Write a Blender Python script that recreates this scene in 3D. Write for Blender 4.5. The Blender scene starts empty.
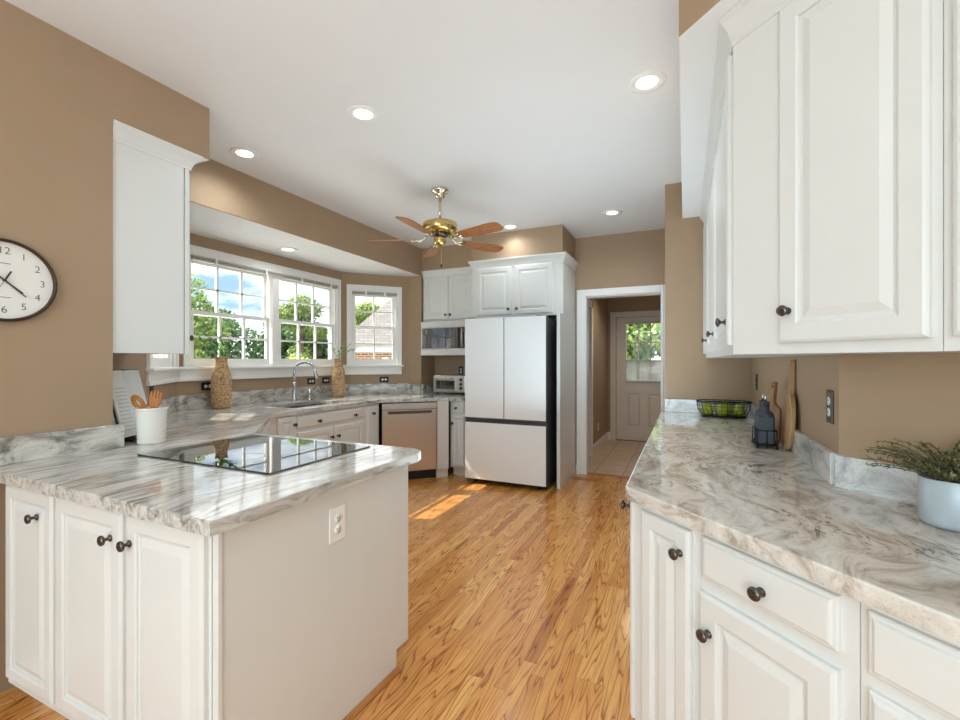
import bpy, bmesh, math, random
from mathutils import Vector, Matrix, noise
random.seed(7)
PI = math.pi
scene = bpy.context.scene
COL = scene.collection

# ------------------------------------------------------------------ camera
cam_d = bpy.data.cameras.new('camera')
cam = bpy.data.objects.new('camera', cam_d)
COL.objects.link(cam)
cam.location = (0, 0, 1.33)
cam.rotation_euler = (PI / 2, 0, math.radians(24.5))
cam_d.sensor_width = 36.0
cam_d.lens = 16.875
cam_d.shift_y = 0.001
cam_d.clip_start = 0.02
cam_d.clip_end = 300
scene.camera = cam

# ------------------------------------------------------------------ exposure
vs = scene.view_settings
vs.view_transform = 'Standard'
vs.look = 'None'
vs.exposure = 0.07
vs.gamma = 1.0
vs.use_curve_mapping = False
scene.cycles.caustics_reflective = False
scene.cycles.caustics_refractive = False
scene.cycles.max_bounces = 10
scene.cycles.diffuse_bounces = 6
scene.cycles.transparent_max_bounces = 24
scene.cycles.sample_clamp_indirect = 6

# ------------------------------------------------------------------ sky
world = bpy.data.worlds.new('sky')
scene.world = world
world.use_nodes = True
wn = world.node_tree
wn.nodes.clear()
w_out = wn.nodes.new('ShaderNodeOutputWorld')
w_bg = wn.nodes.new('ShaderNodeBackground')
w_tc = wn.nodes.new('ShaderNodeTexCoord')
w_map = wn.nodes.new('ShaderNodeMapping')
w_map.inputs['Scale'].default_value = (1.0, 1.0, 3.2)
w_noise = wn.nodes.new('ShaderNodeTexNoise')
w_noise.inputs['Scale'].default_value = 3.4
w_noise.inputs['Detail'].default_value = 9
w_noise.inputs['Roughness'].default_value = 0.6
w_ramp = wn.nodes.new('ShaderNodeValToRGB')
w_ramp.color_ramp.elements[0].position = 0.37
w_ramp.color_ramp.elements[0].color = (0.21, 0.325, 0.46, 1)
w_ramp.color_ramp.elements[1].position = 0.57
w_ramp.color_ramp.elements[1].color = (1.0, 1.0, 1.0, 1)
wn.links.new(w_tc.outputs['Generated'], w_map.inputs['Vector'])
wn.links.new(w_map.outputs['Vector'], w_noise.inputs['Vector'])
wn.links.new(w_noise.outputs['Fac'], w_ramp.inputs['Fac'])
w_sep = wn.nodes.new('ShaderNodeSeparateXYZ')
wn.links.new(w_tc.outputs['Generated'], w_sep.inputs[0])
w_mul = wn.nodes.new('ShaderNodeMapRange')      # unseen zenith brightened to add light through the bay
w_mul.inputs['From Min'].default_value = 0.25; w_mul.inputs['From Max'].default_value = 0.8
w_mul.inputs['To Min'].default_value = 2.4; w_mul.inputs['To Max'].default_value = 6.5
wn.links.new(w_sep.outputs[2], w_mul.inputs['Value'])
wn.links.new(w_ramp.outputs['Color'], w_bg.inputs['Color'])
wn.links.new(w_mul.outputs[0], w_bg.inputs['Strength'])
wn.links.new(w_bg.outputs['Background'], w_out.inputs['Surface'])

# ------------------------------------------------------------------ sun and large lights
def light(name, kind, loc, energy, color=(1, 1, 1), rot=(0, 0, 0), **kw):
    d = bpy.data.lights.new(name, kind)
    d.energy = energy
    d.color = color
    for k, v in kw.items():
        setattr(d, k, v)
    o = bpy.data.objects.new(name, d)
    o.location = loc
    o.rotation_euler = rot
    COL.objects.link(o)
    return o

sun_dir = Vector((1.0, 0.37, -1.08)).normalized()
sun = light('sun', 'SUN', (-12, 4, 14), 17.0, (1.0, 0.93, 0.80), angle=0.009)
sun.rotation_euler = sun_dir.to_track_quat('-Z', 'Y').to_euler()
# added fill lamp standing in the unseen rear window opening
light('fill_rear_lamp', 'AREA', (-0.2, -3.52, 1.5), 98, (0.61, 0.875, 1.0), (-PI / 2, 0, PI), shape='RECTANGLE', size=4.2, size_y=2.3)
# added fill lamps without a seen source, to brighten ceiling and cabinets
light('fill_up_lamp', 'SPOT', (-0.85, -1.0, 1.0), 320, (0.62, 0.87, 1.0), (PI, 0, 0), spot_size=math.radians(125), spot_blend=1.0, shadow_soft_size=0.3)
light('fill_front_lamp', 'AREA', (0.35, -0.7, 1.15), 7.5, (0.58, 0.86, 1.0), (PI / 2, 0, math.radians(30)), shape='RECTANGLE', size=0.9, size_y=0.9)  # added frontal fill for the lower cabinet faces
light('fill_up_lamp', 'AREA', (-0.85, 3.0, 0.8), 24, (0.66, 0.87, 1.0), (PI, 0, 0), shape='RECTANGLE', size=1.3, size_y=2.2)  # added upward fill for the far half of the ceiling

# ------------------------------------------------------------------ mesh building helpers
class MB:
    """collects shapes and links them as one mesh object"""
    def __init__(self):
        self.bm = bmesh.new()

    def box(self, lo, hi, bev=0.0, seg=2, mi=0, mat=None):
        lo = Vector(lo); hi = Vector(hi)
        c = (lo + hi) / 2; s = hi - lo
        r = bmesh.ops.create_cube(self.bm, size=1.0)
        vsx = r['verts']
        for v in vsx:
            v.co = Vector((v.co.x * s.x, v.co.y * s.y, v.co.z * s.z)) + c
        fs = set(f for v in vsx for f in v.link_faces)
        for f in fs: f.material_index = mi
        if bev > 0:
            es = list(set(e for v in vsx for e in v.link_edges))
            rr = bmesh.ops.bevel(self.bm, geom=es, offset=bev, segments=seg, profile=0.5, affect='EDGES')
            vsx = list(set(v for f in rr['faces'] for v in f.verts) | set(v for v in vsx if v.is_valid))
            for f in rr['faces']: f.material_index = mi
        if mat is not None:
            bmesh.ops.transform(self.bm, matrix=mat, verts=[v for v in vsx if v.is_valid])
        return self

    def prism(self, poly, z0, z1, bev=0.0, mi=0, holes=()):
        edges = []
        for loop in [poly] + list(holes):
            vv = [self.bm.verts.new((p[0], p[1], z0)) for p in loop]
            for i in range(len(vv)):
                edges.append(self.bm.edges.new((vv[i], vv[(i + 1) % len(vv)])))
        if holes:
            res = bmesh.ops.triangle_fill(self.bm, use_beauty=True, use_dissolve=False, edges=edges)
            faces = [g for g in res['geom'] if isinstance(g, bmesh.types.BMFace)]
        else:
            faces = [self.bm.faces.new([e.verts[0] for e in edges])]
        ex = bmesh.ops.extrude_face_region(self.bm, geom=faces)
        nv = [g for g in ex['geom'] if isinstance(g, bmesh.types.BMVert)]
        bmesh.ops.translate(self.bm, vec=(0, 0, z1 - z0), verts=nv)
        allf = set(faces) | set(f for v in nv for f in v.link_faces)
        for f in allf: f.material_index = mi
        bmesh.ops.recalc_face_normals(self.bm, faces=list(allf))
        if bev > 0:
            nvs = set(nv)
            es = [e for v in nv for e in v.link_edges if e.verts[0] in nvs and e.verts[1] in nvs and len(e.link_faces) == 2
                  and abs(e.link_faces[0].normal.dot(e.link_faces[1].normal)) < 0.5]
            bmesh.ops.bevel(self.bm, geom=list(set(es)), offset=bev, segments=3, profile=0.5, affect='EDGES')
        return self

    def lathe(self, prof, c=(0, 0, 0), n=28, mi=0, mat=None, disp=None, smooth=True):
        rings = []
        allv = []
        for (r, z) in prof:
            ring = []
            if r < 1e-6:
                v = self.bm.verts.new((0, 0, z)); ring = [v]
            else:
                for i in range(n):
                    a = 2 * PI * i / n
                    rr = r + (disp(a, z) if disp else 0)
                    ring.append(self.bm.verts.new((rr * math.cos(a), rr * math.sin(a), z)))
            rings.append(ring); allv += ring
        for a, b in zip(rings[:-1], rings[1:]):
            for i in range(n):
                j = (i + 1) % n
                if len(a) == 1 and len(b) == 1: continue
                if len(a) == 1: f = self.bm.faces.new((a[0], b[j], b[i]))
                elif len(b) == 1: f = self.bm.faces.new((a[i], a[j], b[0]))
                else: f = self.bm.faces.new((a[i], a[j], b[j], b[i]))
                f.smooth = smooth; f.material_index = mi
        m = Matrix.Translation(Vector(c)) @ (mat if mat is not None else Matrix.Identity(4))
        bmesh.ops.transform(self.bm, matrix=m, verts=allv)
        return self

    def tube(self, pts, r, n=10, mi=0, cap=True):
        pts = [Vector(p) for p in pts]
        rs = r if isinstance(r, (list, tuple)) else [r] * len(pts)
        rings = []
        up = Vector((0, 0, 1))
        prev = None
        for i, p in enumerate(pts):
            if i == 0: t = pts[1] - pts[0]
            elif i == len(pts) - 1: t = pts[-1] - pts[-2]
            else: t = (pts[i + 1] - p).normalized() + (p - pts[i - 1]).normalized()
            t.normalize()
            if prev is None:
                a = t.cross(up)
                if a.length < 1e-3: a = t.cross(Vector((1, 0, 0)))
            else:
                a = prev - t * prev.dot(t)
                if a.length < 1e-4: a = t.cross(up)
            a.normalize(); prev = a
            b = t.cross(a)
            rings.append([self.bm.verts.new(p + (a * math.cos(2 * PI * k / n) + b * math.sin(2 * PI * k / n)) * rs[i]) for k in range(n)])
        for x, y in zip(rings[:-1], rings[1:]):
            for k in range(n):
                f = self.bm.faces.new((x[k], x[(k + 1) % n], y[(k + 1) % n], y[k])); f.smooth = True; f.material_index = mi
        if cap:
            for ring, fl in ((rings[0], True), (rings[-1], False)):
                f = self.bm.faces.new(ring[::-1] if fl else ring); f.material_index = mi
        return self

    def ring_loops(self, loops, mi=0):
        """loops: list of 4-corner loops (lists of Vector), bridged one after another, last one filled"""
        vl = [[self.bm.verts.new(p) for p in lp] for lp in loops]
        k = len(vl[0])
        for a, b in zip(vl[:-1], vl[1:]):
            for i in range(k):
                f = self.bm.faces.new((a[i], a[(i + 1) % k], b[(i + 1) % k], b[i])); f.material_index = mi
        f = self.bm.faces.new(vl[-1]); f.material_index = mi
        f = self.bm.faces.new(vl[0][::-1]); f.material_index = mi
        return self

    def sweep(self, prof, path, normals, closed=False, mi=0):
        """prof (out, up) swept along a path; normals gives the outward mitre vector at each point"""
        rings = []
        for p, nrm in zip(path, normals):
            rings.append([self.bm.verts.new((p[0] + nrm[0] * o, p[1] + nrm[1] * o, p[2] + u)) for (o, u) in prof])
        k = len(prof)
        for a, b in zip(rings[:-1], rings[1:]):
            for i in range(k):
                f = self.bm.faces.new((a[i], a[(i + 1) % k], b[(i + 1) % k], b[i])); f.material_index = mi
        self.bm.faces.new(rings[0][::-1]); self.bm.faces.new(rings[-1])
        return self

    def build(self, name, mats, parent=None, origin=None, fix=True, smooth=False):
        me = bpy.data.meshes.new(name)
        if fix: bmesh.ops.recalc_face_normals(self.bm, faces=self.bm.faces[:])
        if smooth:
            for f in self.bm.faces: f.smooth = True
        if origin is not None:
            bmesh.ops.translate(self.bm, vec=-Vector(origin), verts=self.bm.verts[:])
        self.bm.to_mesh(me); self.bm.free()
        for m in (mats if isinstance(mats, (list, tuple)) else [mats]): me.materials.append(m)
        o = bpy.data.objects.new(name, me)
        COL.objects.link(o)
        if origin is not None: o.location = origin
        if parent is not None: o.parent = parent
        return o

def thing(name, label, cat, loc=(0, 0, 0), rotz=0.0, group=None):
    o = bpy.data.objects.new(name, None)
    o.empty_display_size = 0.05
    COL.objects.link(o)
    o.location = loc
    o.rotation_euler = (0, 0, rotz)
    return tag(o, label, cat, group)

def tag(o, label, cat, group=None, kind=None):
    o['label'] = label; o['category'] = cat
    if group: o['group'] = group
    if kind: o['kind'] = kind
    return o

def struct(o, label=None, cat=None):
    o['kind'] = 'structure'
    if label: o['label'] = label
    if cat: o['category'] = cat
    return o

def dup(root, loc, rotz, label=None, group=None):
    r = root.copy(); COL.objects.link(r); r.location = loc; r.rotation_euler = (0, 0, rotz)
    if label: r['label'] = label
    if group: r['group'] = group
    for ch in list(root.children):
        c = ch.copy(); COL.objects.link(c); c.parent = r
        for g in list(ch.children):
            d = g.copy(); COL.objects.link(d); d.parent = c
    return r

# ------------------------------------------------------------------ materials
def srgb(r, g, b):
    f = lambda c: (c / 255 / 12.92) if c / 255 <= 0.04045 else ((c / 255 + 0.055) / 1.055) ** 2.4
    return (f(r), f(g), f(b), 1)

class NT:
    def __init__(self, name):
        self.m = bpy.data.materials.new(name); self.m.use_nodes = True
        self.t = self.m.node_tree; self.p = self.t.nodes['Principled BSDF']
    def n(self, kind, **kw):
        x = self.t.nodes.new('ShaderNode' + kind)
        for k, v in kw.items():
            if k in x.inputs: x.inputs[k].default_value = v
            else: setattr(x, k, v)
        return x
    def l(self, a, b): self.t.links.new(a, b)
    def coord(self, scale=(1, 1, 1), rot=(0, 0, 0), out='Object'):
        tc = self.n('TexCoord'); mp = self.n('Mapping')
        mp.inputs['Scale'].default_value = scale; mp.inputs['Rotation'].default_value = rot
        self.l(tc.outputs[out], mp.inputs['Vector'])
        return mp.outputs['Vector']
    def noise(self, vec, scale, detail=4, rough=0.5, dist=0.0):
        x = self.n('TexNoise'); x.inputs['Scale'].default_value = scale; x.inputs['Detail'].default_value = detail
        x.inputs['Roughness'].default_value = rough; x.inputs['Distortion'].default_value = dist
        self.l(vec, x.inputs['Vector']); return x.outputs['Fac']
    def ramp(self, fac, stops):
        r = self.n('ValToRGB'); cr = r.color_ramp
        while len(cr.elements) < len(stops): cr.elements.new(0.5)
        for e, (p, c) in zip(cr.elements, stops): e.position = p; e.color = c
        self.l(fac, r.inputs['Fac']); return r.outputs['Color']
    def mix(self, fac, a, b, mode='MIX'):
        x = self.n('Mix', data_type='RGBA', blend_type=mode)
        for s, v in ((x.inputs[0], fac), (x.inputs[6], a), (x.inputs[7], b)):
            if hasattr(v, 'links') or isinstance(v, bpy.types.NodeSocket): self.l(v, s)
            else: s.default_value = v
        return x.outputs[2]
    def math(self, op, a, b=0.0):
        x = self.n('Math', operation=op)
        for s, v in ((x.inputs[0], a), (x.inputs[1], b)):
            if isinstance(v, bpy.types.NodeSocket): self.l(v, s)
            else: s.default_value = v
        return x.outputs[0]
    def bump(self, h, strength=0.2, dist=0.01):
        b = self.n('Bump'); b.inputs['Strength'].default_value = strength; b.inputs['Distance'].default_value = dist
        self.l(h, b.inputs['Height']); self.l(b.outputs['Normal'], self.p.inputs['Normal'])
    def base(self, c):
        s = self.p.inputs['Base Color']
        if isinstance(c, bpy.types.NodeSocket): self.l(c, s)
        else: s.default_value = c
    def set(self, **kw):
        for k, v in kw.items():
            s = self.p.inputs[k.replace('_', ' ')]
            if isinstance(v, bpy.types.NodeSocket): self.l(v, s)
            else: s.default_value = v
        return self.m

def plain(name, col, rough=0.5, metal=0.0, var=0.03, vscale=6.0, spec=0.5, bump=0.0, bscale=200, coat=0.0):
    a = NT(name)
    v = a.coord()
    f = a.noise(v, vscale, 3)
    lo = tuple(c * (1 - var) for c in col[:3]) + (1,)
    hi = tuple(min(1, c * (1 + var)) for c in col[:3]) + (1,)
    a.base(a.ramp(f, [(0.3, lo), (0.7, hi)]))
    if bump > 0: a.bump(a.noise(v, bscale, 3), bump, 0.002)
    a.set(Roughness=rough, Metallic=metal)
    a.p.inputs['Specular IOR Level'].default_value = spec
    if coat: a.p.inputs['Coat Weight'].default_value = coat
    return a.m

M = {}
M['brown'] = plain('taupe_wall_paint', srgb(168, 143, 116), 0.62, var=0.015, bump=0.08, bscale=300, spec=0.35)
M['ceiling'] = plain('ceiling_paint', srgb(233, 233, 233), 0.6, var=0.006, bump=0.05, bscale=250)
M['white'] = plain('cabinet_paint', srgb(221, 221, 218), 0.32, var=0.008)
M['trim'] = plain('trim_paint', srgb(240, 239, 236), 0.35, var=0.008)
M['warm_lit_trim'] = plain('warm_lit_trim', srgb(222, 212, 200), 0.4, var=0.01)  # white trim with the hall's warm light put into the colour
M['bronze'] = plain('oiled_bronze', srgb(98, 90, 86), 0.24, metal=0.9, var=0.15)
M['black'] = plain('black_plastic', srgb(26, 25, 25), 0.4, var=0.1)
M['white_plastic'] = plain('white_plastic', srgb(240, 239, 235), 0.35, var=0.01)
M['dark'] = plain('dark_gap', srgb(20, 20, 21), 0.7, var=0.1)
M['fridge_white'] = plain('fridge_glass', srgb(228, 230, 231), 0.12, var=0.006, coat=0.1)
M['fridge_side'] = plain('fridge_side', srgb(84, 84, 88), 0.35, metal=0.5, var=0.05)
M['brass'] = plain('polished_brass', srgb(214, 186, 120), 0.16, metal=1.0, var=0.05)
M['brass_pale'] = plain('pale_brass', srgb(222, 212, 186), 0.18, metal=1.0, var=0.05)
M['chrome'] = plain('brushed_nickel', srgb(205, 206, 208), 0.17, metal=1.0, var=0.03)
M['ceramic'] = plain('crock_glaze', srgb(233, 229, 220), 0.25, var=0.02)
M['pot'] = plain('blue_grey_pot', srgb(176, 186, 192), 0.22, var=0.08, vscale=14)
M['bottle'] = plain('slate_bottle', srgb(52, 57, 66), 0.5, var=0.1)
M['wire'] = plain('black_wire', srgb(30, 29, 28), 0.45, metal=0.4, var=0.1)
M['pear'] = plain('green_pear_skin', srgb(150, 164, 40), 0.35, var=0.3, vscale=30)
M['paper'] = plain('printed_paper', srgb(232, 232, 230), 0.6, var=0.02)
M['sink'] = plain('sink_steel', srgb(190, 192, 194), 0.25, metal=1.0, var=0.05)
M['lawn'] = plain('lawn', srgb(120, 124, 100), 0.9, var=0.3, vscale=2)
M['bark'] = plain('bark', srgb(84, 70, 58), 0.9, var=0.3, vscale=8)
M['siding'] = plain('white_siding', srgb(214, 216, 216), 0.6, var=0.03)
M['dial'] = plain('clock_dial', srgb(236, 233, 226), 0.5, var=0.01)
M['ink'] = plain('clock_ink', srgb(58, 54, 50), 0.6, var=0.05)
M['clock_rim'] = plain('clock_rim', srgb(64, 46, 30), 0.35, metal=0.3, var=0.1)
M['blind'] = plain('blind_vinyl', srgb(196, 192, 184), 0.5, var=0.02)


def mk_steel():
    a = NT('brushed_steel')
    v = a.coord((2, 2, 160))
    f = a.noise(v, 6, 4)
    a.base(a.ramp(f, [(0.3, srgb(196, 190, 186)), (0.7, srgb(214, 209, 205))]))
    return a.set(Metallic=1.0, Roughness=0.3)
M['steel'] = mk_steel()

def mk_black_glass():
    a = NT('cooktop_glass')
    a.base(srgb(14, 14, 15)); a.set(Roughness=0.015)
    a.p.inputs['IOR'].default_value = 2.3
    v = a.coord(); f = a.noise(v, 2.0, 2)
    a.set(Roughness=a.math('MULTIPLY', f, 0.03))
    return a.m
M['cookglass'] = mk_black_glass()

def mk_glass():
    a = NT('window_glass')
    t = a.t; t.nodes.remove(a.p)
    out = [x for x in t.nodes if x.type == 'OUTPUT_MATERIAL'][0]
    tr = a.n('BsdfTransparent'); tr.inputs['Color'].default_value = (0.97, 0.985, 0.98, 1)
    gl = a.n('BsdfGlossy'); gl.inputs['Roughness'].default_value = 0.0
    fr = a.n('Fresnel'); fr.inputs['IOR'].default_value = 1.35
    sc = a.math('MULTIPLY', fr.outputs[0], 0.6)
    mx = a.n('MixShader'); a.l(sc, mx.inputs[0]); a.l(tr.outputs[0], mx.inputs[1]); a.l(gl.outputs[0], mx.inputs[2])
    a.l(mx.outputs[0], out.inputs['Surface'])
    return a.m
M['glass'] = mk_glass()

def mk_lens():
    a = NT('lamp_lens')
    a.base((1, 1, 1, 1))
    a.p.inputs['Emission Color'].default_value = (1.0, 0.96, 0.88, 1)
    a.p.inputs['Emission Strength'].default_value = 3.0
    return a.m
M['lens'] = mk_lens()

def mk_floor():
    a = NT('oak_floor')
    W, L = 0.0595, 0.85
    tc = a.n('TexCoord'); sp = a.n('SeparateXYZ'); a.l(tc.outputs['Object'], sp.inputs[0])
    x, y = sp.outputs[0], sp.outputs[1]
    xs = a.math('DIVIDE', x, W); row = a.math('FLOOR', xs); fx = a.math('FRACT', xs)
    wn1 = a.n('TexWhiteNoise', noise_dimensions='1D'); a.l(row, wn1.inputs['W'])
    ys = a.math('ADD', a.math('DIVIDE', y, L), a.math('MULTIPLY', wn1.outputs['Value'], 7.3))
    idx = a.math('FLOOR', ys); fy = a.math('FRACT', ys)
    cmb = a.n('CombineXYZ'); a.l(row, cmb.inputs[0]); a.l(idx, cmb.inputs[1])
    wn2 = a.n('TexWhiteNoise', noise_dimensions='2D'); a.l(cmb.outputs[0], wn2.inputs['Vector'])
    rnd = wn2.outputs['Value']
    seed = a.math('MULTIPLY', rnd, 37.0)
    # cathedral grain: rings stretched along the board, shifted for every board
    c2 = a.n('CombineXYZ'); a.l(x, c2.inputs[0]); a.l(a.math('MULTIPLY', y, 0.085), c2.inputs[1]); a.l(seed, c2.inputs[2])
    g = a.noise(c2.outputs[0], 11.0, 2, 0.45)
    rings = a.math('FRACT', a.math('MULTIPLY', g, 15.0))
    rline = a.ramp(rings, [(0.0, (0, 0, 0, 1)), (0.16, (0.7, 0.7, 0.7, 1)), (0.55, (1, 1, 1, 1)), (0.93, (0.85, 0.85, 0.85, 1)), (1.0, (0, 0, 0, 1))])
    c3 = a.n('CombineXYZ'); a.l(x, c3.inputs[0]); a.l(a.math('MULTIPLY', y, 0.035), c3.inputs[1]); a.l(seed, c3.inputs[2])
    pores = a.noise(c3.outputs[0], 260.0, 3, 0.6)
    board = a.ramp(rnd, [(0.0, srgb(190, 120, 56)), (0.08, srgb(214, 146, 74)), (0.5, srgb(230, 166, 90)), (0.85, srgb(240, 182, 106)), (1.0, srgb(222, 152, 78))])
    darkb = a.mix(1.0, board, srgb(164, 118, 76), 'MULTIPLY')
    col = a.mix(rline, darkb, board)
    col = a.mix(a.ramp(pores, [(0.36, (0.28, 0.28, 0.28, 1)), (0.52, (0, 0, 0, 1))]), col, darkb)
    gx = a.math('LESS_THAN', fx, 0.018); gy = a.math('LESS_THAN', fy, 0.0022)
    gap = a.math('MULTIPLY', a.math('MAXIMUM', gx, gy), 0.62)
    col = a.mix(gap, col, srgb(78, 44, 20))
    a.base(col)
    a.bump(a.math('SUBTRACT', 1.0, gap), 0.15, 0.002)
    a.set(Roughness=0.23)
    a.p.inputs['Coat Weight'].default_value = 0.25
    a.p.inputs['Coat Roughness'].default_value = 0.12
    return a.m
M['floor'] = mk_floor()

def mk_tile():
    a = NT('hall_tile')
    v = a.coord()
    b = a.n('TexBrick'); a.l(v, b.inputs['Vector'])
    b.offset = 0.0
    b.inputs['Color1'].default_value = srgb(214, 186, 156); b.inputs['Color2'].default_value = srgb(204, 174, 144)
    b.inputs['Mortar'].default_value = srgb(150, 126, 104)
    b.inputs['Scale'].default_value = 1.0; b.inputs['Mortar Size'].default_value = 0.005
    b.inputs['Brick Width'].default_value = 0.33; b.inputs['Row Height'].default_value = 0.33
    f = a.noise(v, 9, 4)
    a.base(a.mix(0.5, b.outputs['Color'], a.ramp(f, [(0.3, srgb(196, 166, 136)), (0.7, srgb(220, 194, 166))])))
    a.base(a.mix(b.outputs['Fac'], a.mix(0.4, b.outputs['Color'], a.ramp(f, [(0.3, srgb(196, 166, 136)), (0.7, srgb(220, 194, 166))])), srgb(140, 116, 94)))
    return a.set(Roughness=0.35)
M['tile'] = mk_tile()

def mk_granite(name, stretch, swirl, stops, vein, vein_stops, base_scale=3.0, rot=0.0):
    a = NT(name)
    tc = a.n('TexCoord')
    n0 = a.n('TexNoise'); n0.inputs['Scale'].default_value = 1.7; n0.inputs['Detail'].default_value = 3
    a.l(tc.outputs['Object'], n0.inputs['Vector'])
    sub = a.n('VectorMath', operation='SUBTRACT'); a.l(n0.outputs['Color'], sub.inputs[0]); sub.inputs[1].default_value = (0.5, 0.5, 0.5)
    scl = a.n('VectorMath', operation='SCALE'); a.l(sub.outputs[0], scl.inputs[0]); scl.inputs['Scale'].default_value = swirl
    add = a.n('VectorMath', operation='ADD'); a.l(tc.outputs['Object'], add.inputs[0]); a.l(scl.outputs[0], add.inputs[1])
    mp = a.n('Mapping'); mp.inputs['Scale'].default_value = stretch; mp.inputs['Rotation'].default_value = (0, 0, rot)
    a.l(add.outputs[0], mp.inputs['Vector'])
    v = mp.outputs['Vector']
    f1 = a.noise(v, base_scale, 9, 0.68, 0.6)
    col = a.ramp(f1, stops)
    f2 = a.noise(v, base_scale * 2.3, 10, 0.72, 1.2)
    patch = a.noise(add.outputs[0], 2.6, 3, 0.5)
    pm = a.ramp(patch, [(0.42, (0.1, 0.1, 0.1, 1)), (0.62, (1, 1, 1, 1))])
    vm = a.ramp(f2, vein_stops)
    col = a.mix(a.mix(1.0, vm, pm, 'MULTIPLY'), col, vein)
    sp = a.noise(tc.outputs['Object'], 170, 2, 0.6)
    col = a.mix(a.ramp(sp, [(0.60, (0, 0, 0, 1)), (0.72, (0.35, 0.35, 0.35, 1))]), col, srgb(120, 112, 104))
    a.base(col)
    r = a.math('ADD', 0.05, a.math('MULTIPLY', f2, 0.06))
    a.set(Roughness=r)
    a.p.inputs['IOR'].default_value = 1.6
    return a.m
M['granite'] = mk_granite('streaked_granite', (11.0, 0.9, 11.0), 0.22,
    [(0.28, srgb(98, 90, 84)), (0.40, srgb(150, 144, 138)), (0.50, srgb(192, 188, 182)), (0.62, srgb(216, 213, 208)), (0.78, srgb(170, 160, 148))],
    srgb(92, 76, 66), [(0.30, (0.9, 0.9, 0.9, 1)), (0.40, (0, 0, 0, 1))])
M['granite_back'] = mk_granite('streaked_granite_edge', (3.2, 1.6, 7.0), 0.45,
    [(0.28, srgb(98, 92, 86)), (0.40, srgb(150, 145, 138)), (0.50, srgb(196, 192, 184)), (0.64, srgb(222, 218, 208)), (0.80, srgb(168, 158, 146))],
    srgb(92, 78, 68), [(0.30, (0.9, 0.9, 0.9, 1)), (0.40, (0, 0, 0, 1))], 2.2, 0.5)
M['granite_swirl'] = mk_granite('swirled_granite', (4.2, 1.5, 4.2), 0.6,
    [(0.25, srgb(132, 116, 104)), (0.40, srgb(176, 164, 150)), (0.52, srgb(212, 205, 196)), (0.66, srgb(228, 224, 217)), (0.82, srgb(184, 172, 156))],
    srgb(84, 66, 58), [(0.40, (1, 1, 1, 1)), (0.48, (0, 0, 0, 1))], 3.4, 0.5)
M['granite_splash'] = mk_granite('pale_granite', (2.0, 2.0, 6.0), 0.5,
    [(0.28, srgb(130, 128, 126)), (0.42, srgb(186, 187, 187)), (0.56, srgb(220, 222, 222)), (0.8, srgb(200, 200, 198))],
    srgb(110, 104, 100), [(0.32, (0.8, 0.8, 0.8, 1)), (0.40, (0, 0, 0, 1))], 3.2, 0.5)

def mk_wood(name, c0, c1, stretch=(14, 2, 14), rough=0.4, scale=3.0):
    a = NT(name)
    v = a.coord(stretch)
    f = a.noise(v, scale, 6, 0.6, 1.0)
    a.base(a.ramp(f, [(0.3, c0), (0.7, c1)]))
    return a.set(Roughness=rough)
M['fan_wood'] = mk_wood('fan_blade_oak', srgb(112, 62, 26), srgb(190, 124, 66), (3.5, 40, 40), 0.35)
M['shoe'] = mk_wood('oak_shoe_moulding', srgb(156, 96, 48), srgb(190, 128, 70), (14, 2, 14), 0.35)
M['acacia'] = mk_wood('acacia_board', srgb(120, 78, 48), srgb(176, 128, 86), (10, 10, 2.0), 0.5)
M['pale_board'] = mk_wood('striped_board', srgb(150, 108, 68), srgb(206, 170, 126), (2, 26, 1.5), 0.5)
M['spoon'] = mk_wood('olive_wood', srgb(170, 102, 48), srgb(206, 142, 80), (14, 14, 3), 0.45)

def mk_wicker():
    a = NT('woven_seagrass')
    v = a.coord()
    f = a.noise(v, 55, 4, 0.6)
    g = a.noise(v, 18, 3, 0.6)
    c = a.ramp(f, [(0.32, srgb(120, 86, 54)), (0.48, srgb(186, 150, 110)), (0.66, srgb(222, 194, 156))])
    a.base(a.mix(a.ramp(g, [(0.4, (0, 0, 0, 1)), (0.7, (0.5, 0.5, 0.5, 1))]), c, srgb(206, 176, 136)))
    return a.set(Roughness=0.8)
M['wicker'] = mk_wicker()

def mk_leaf(name, cols, transl=0.35):
    a = NT(name)
    gm = a.n('NewGeometry')
    c = a.ramp(gm.outputs['Random Per Island'], [(i / max(1, len(cols) - 1), k) for i, k in enumerate(cols)])
    a.base(c); a.set(Roughness=0.55)
    tl = a.n('BsdfTranslucent'); a.l(c, tl.inputs['Color'])
    mx = a.n('MixShader'); mx.inputs[0].default_value = transl
    out = [x for x in a.t.nodes if x.type == 'OUTPUT_MATERIAL'][0]
    a.l(a.p.outputs[0], mx.inputs[1]); a.l(tl.outputs[0], mx.inputs[2]); a.l(mx.outputs[0], out.inputs['Surface'])
    return a.m
M['leaf_tree'] = mk_leaf('tree_leaves', [srgb(76, 102, 50), srgb(112, 134, 66), srgb(150, 166, 90)])
M['leaf_shaded'] = mk_leaf('shaded_tree_leaves', [srgb(44, 70, 44), srgb(70, 100, 58), srgb(104, 130, 72)])  # shade on the lower trees put into a darker green
M['leaf_lime'] = mk_leaf('lime_leaves', [srgb(186, 200, 60), srgb(222, 226, 90), srgb(160, 186, 70)])
M['leaf_vase'] = mk_leaf('sprig_leaves', [srgb(58, 106, 44), srgb(98, 152, 72), srgb(176, 204, 138)])
M['leaf_pot'] = mk_leaf('dried_olive_leaves', [srgb(92, 92, 54), srgb(128, 128, 82), srgb(156, 152, 108)], 0.2)

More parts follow.
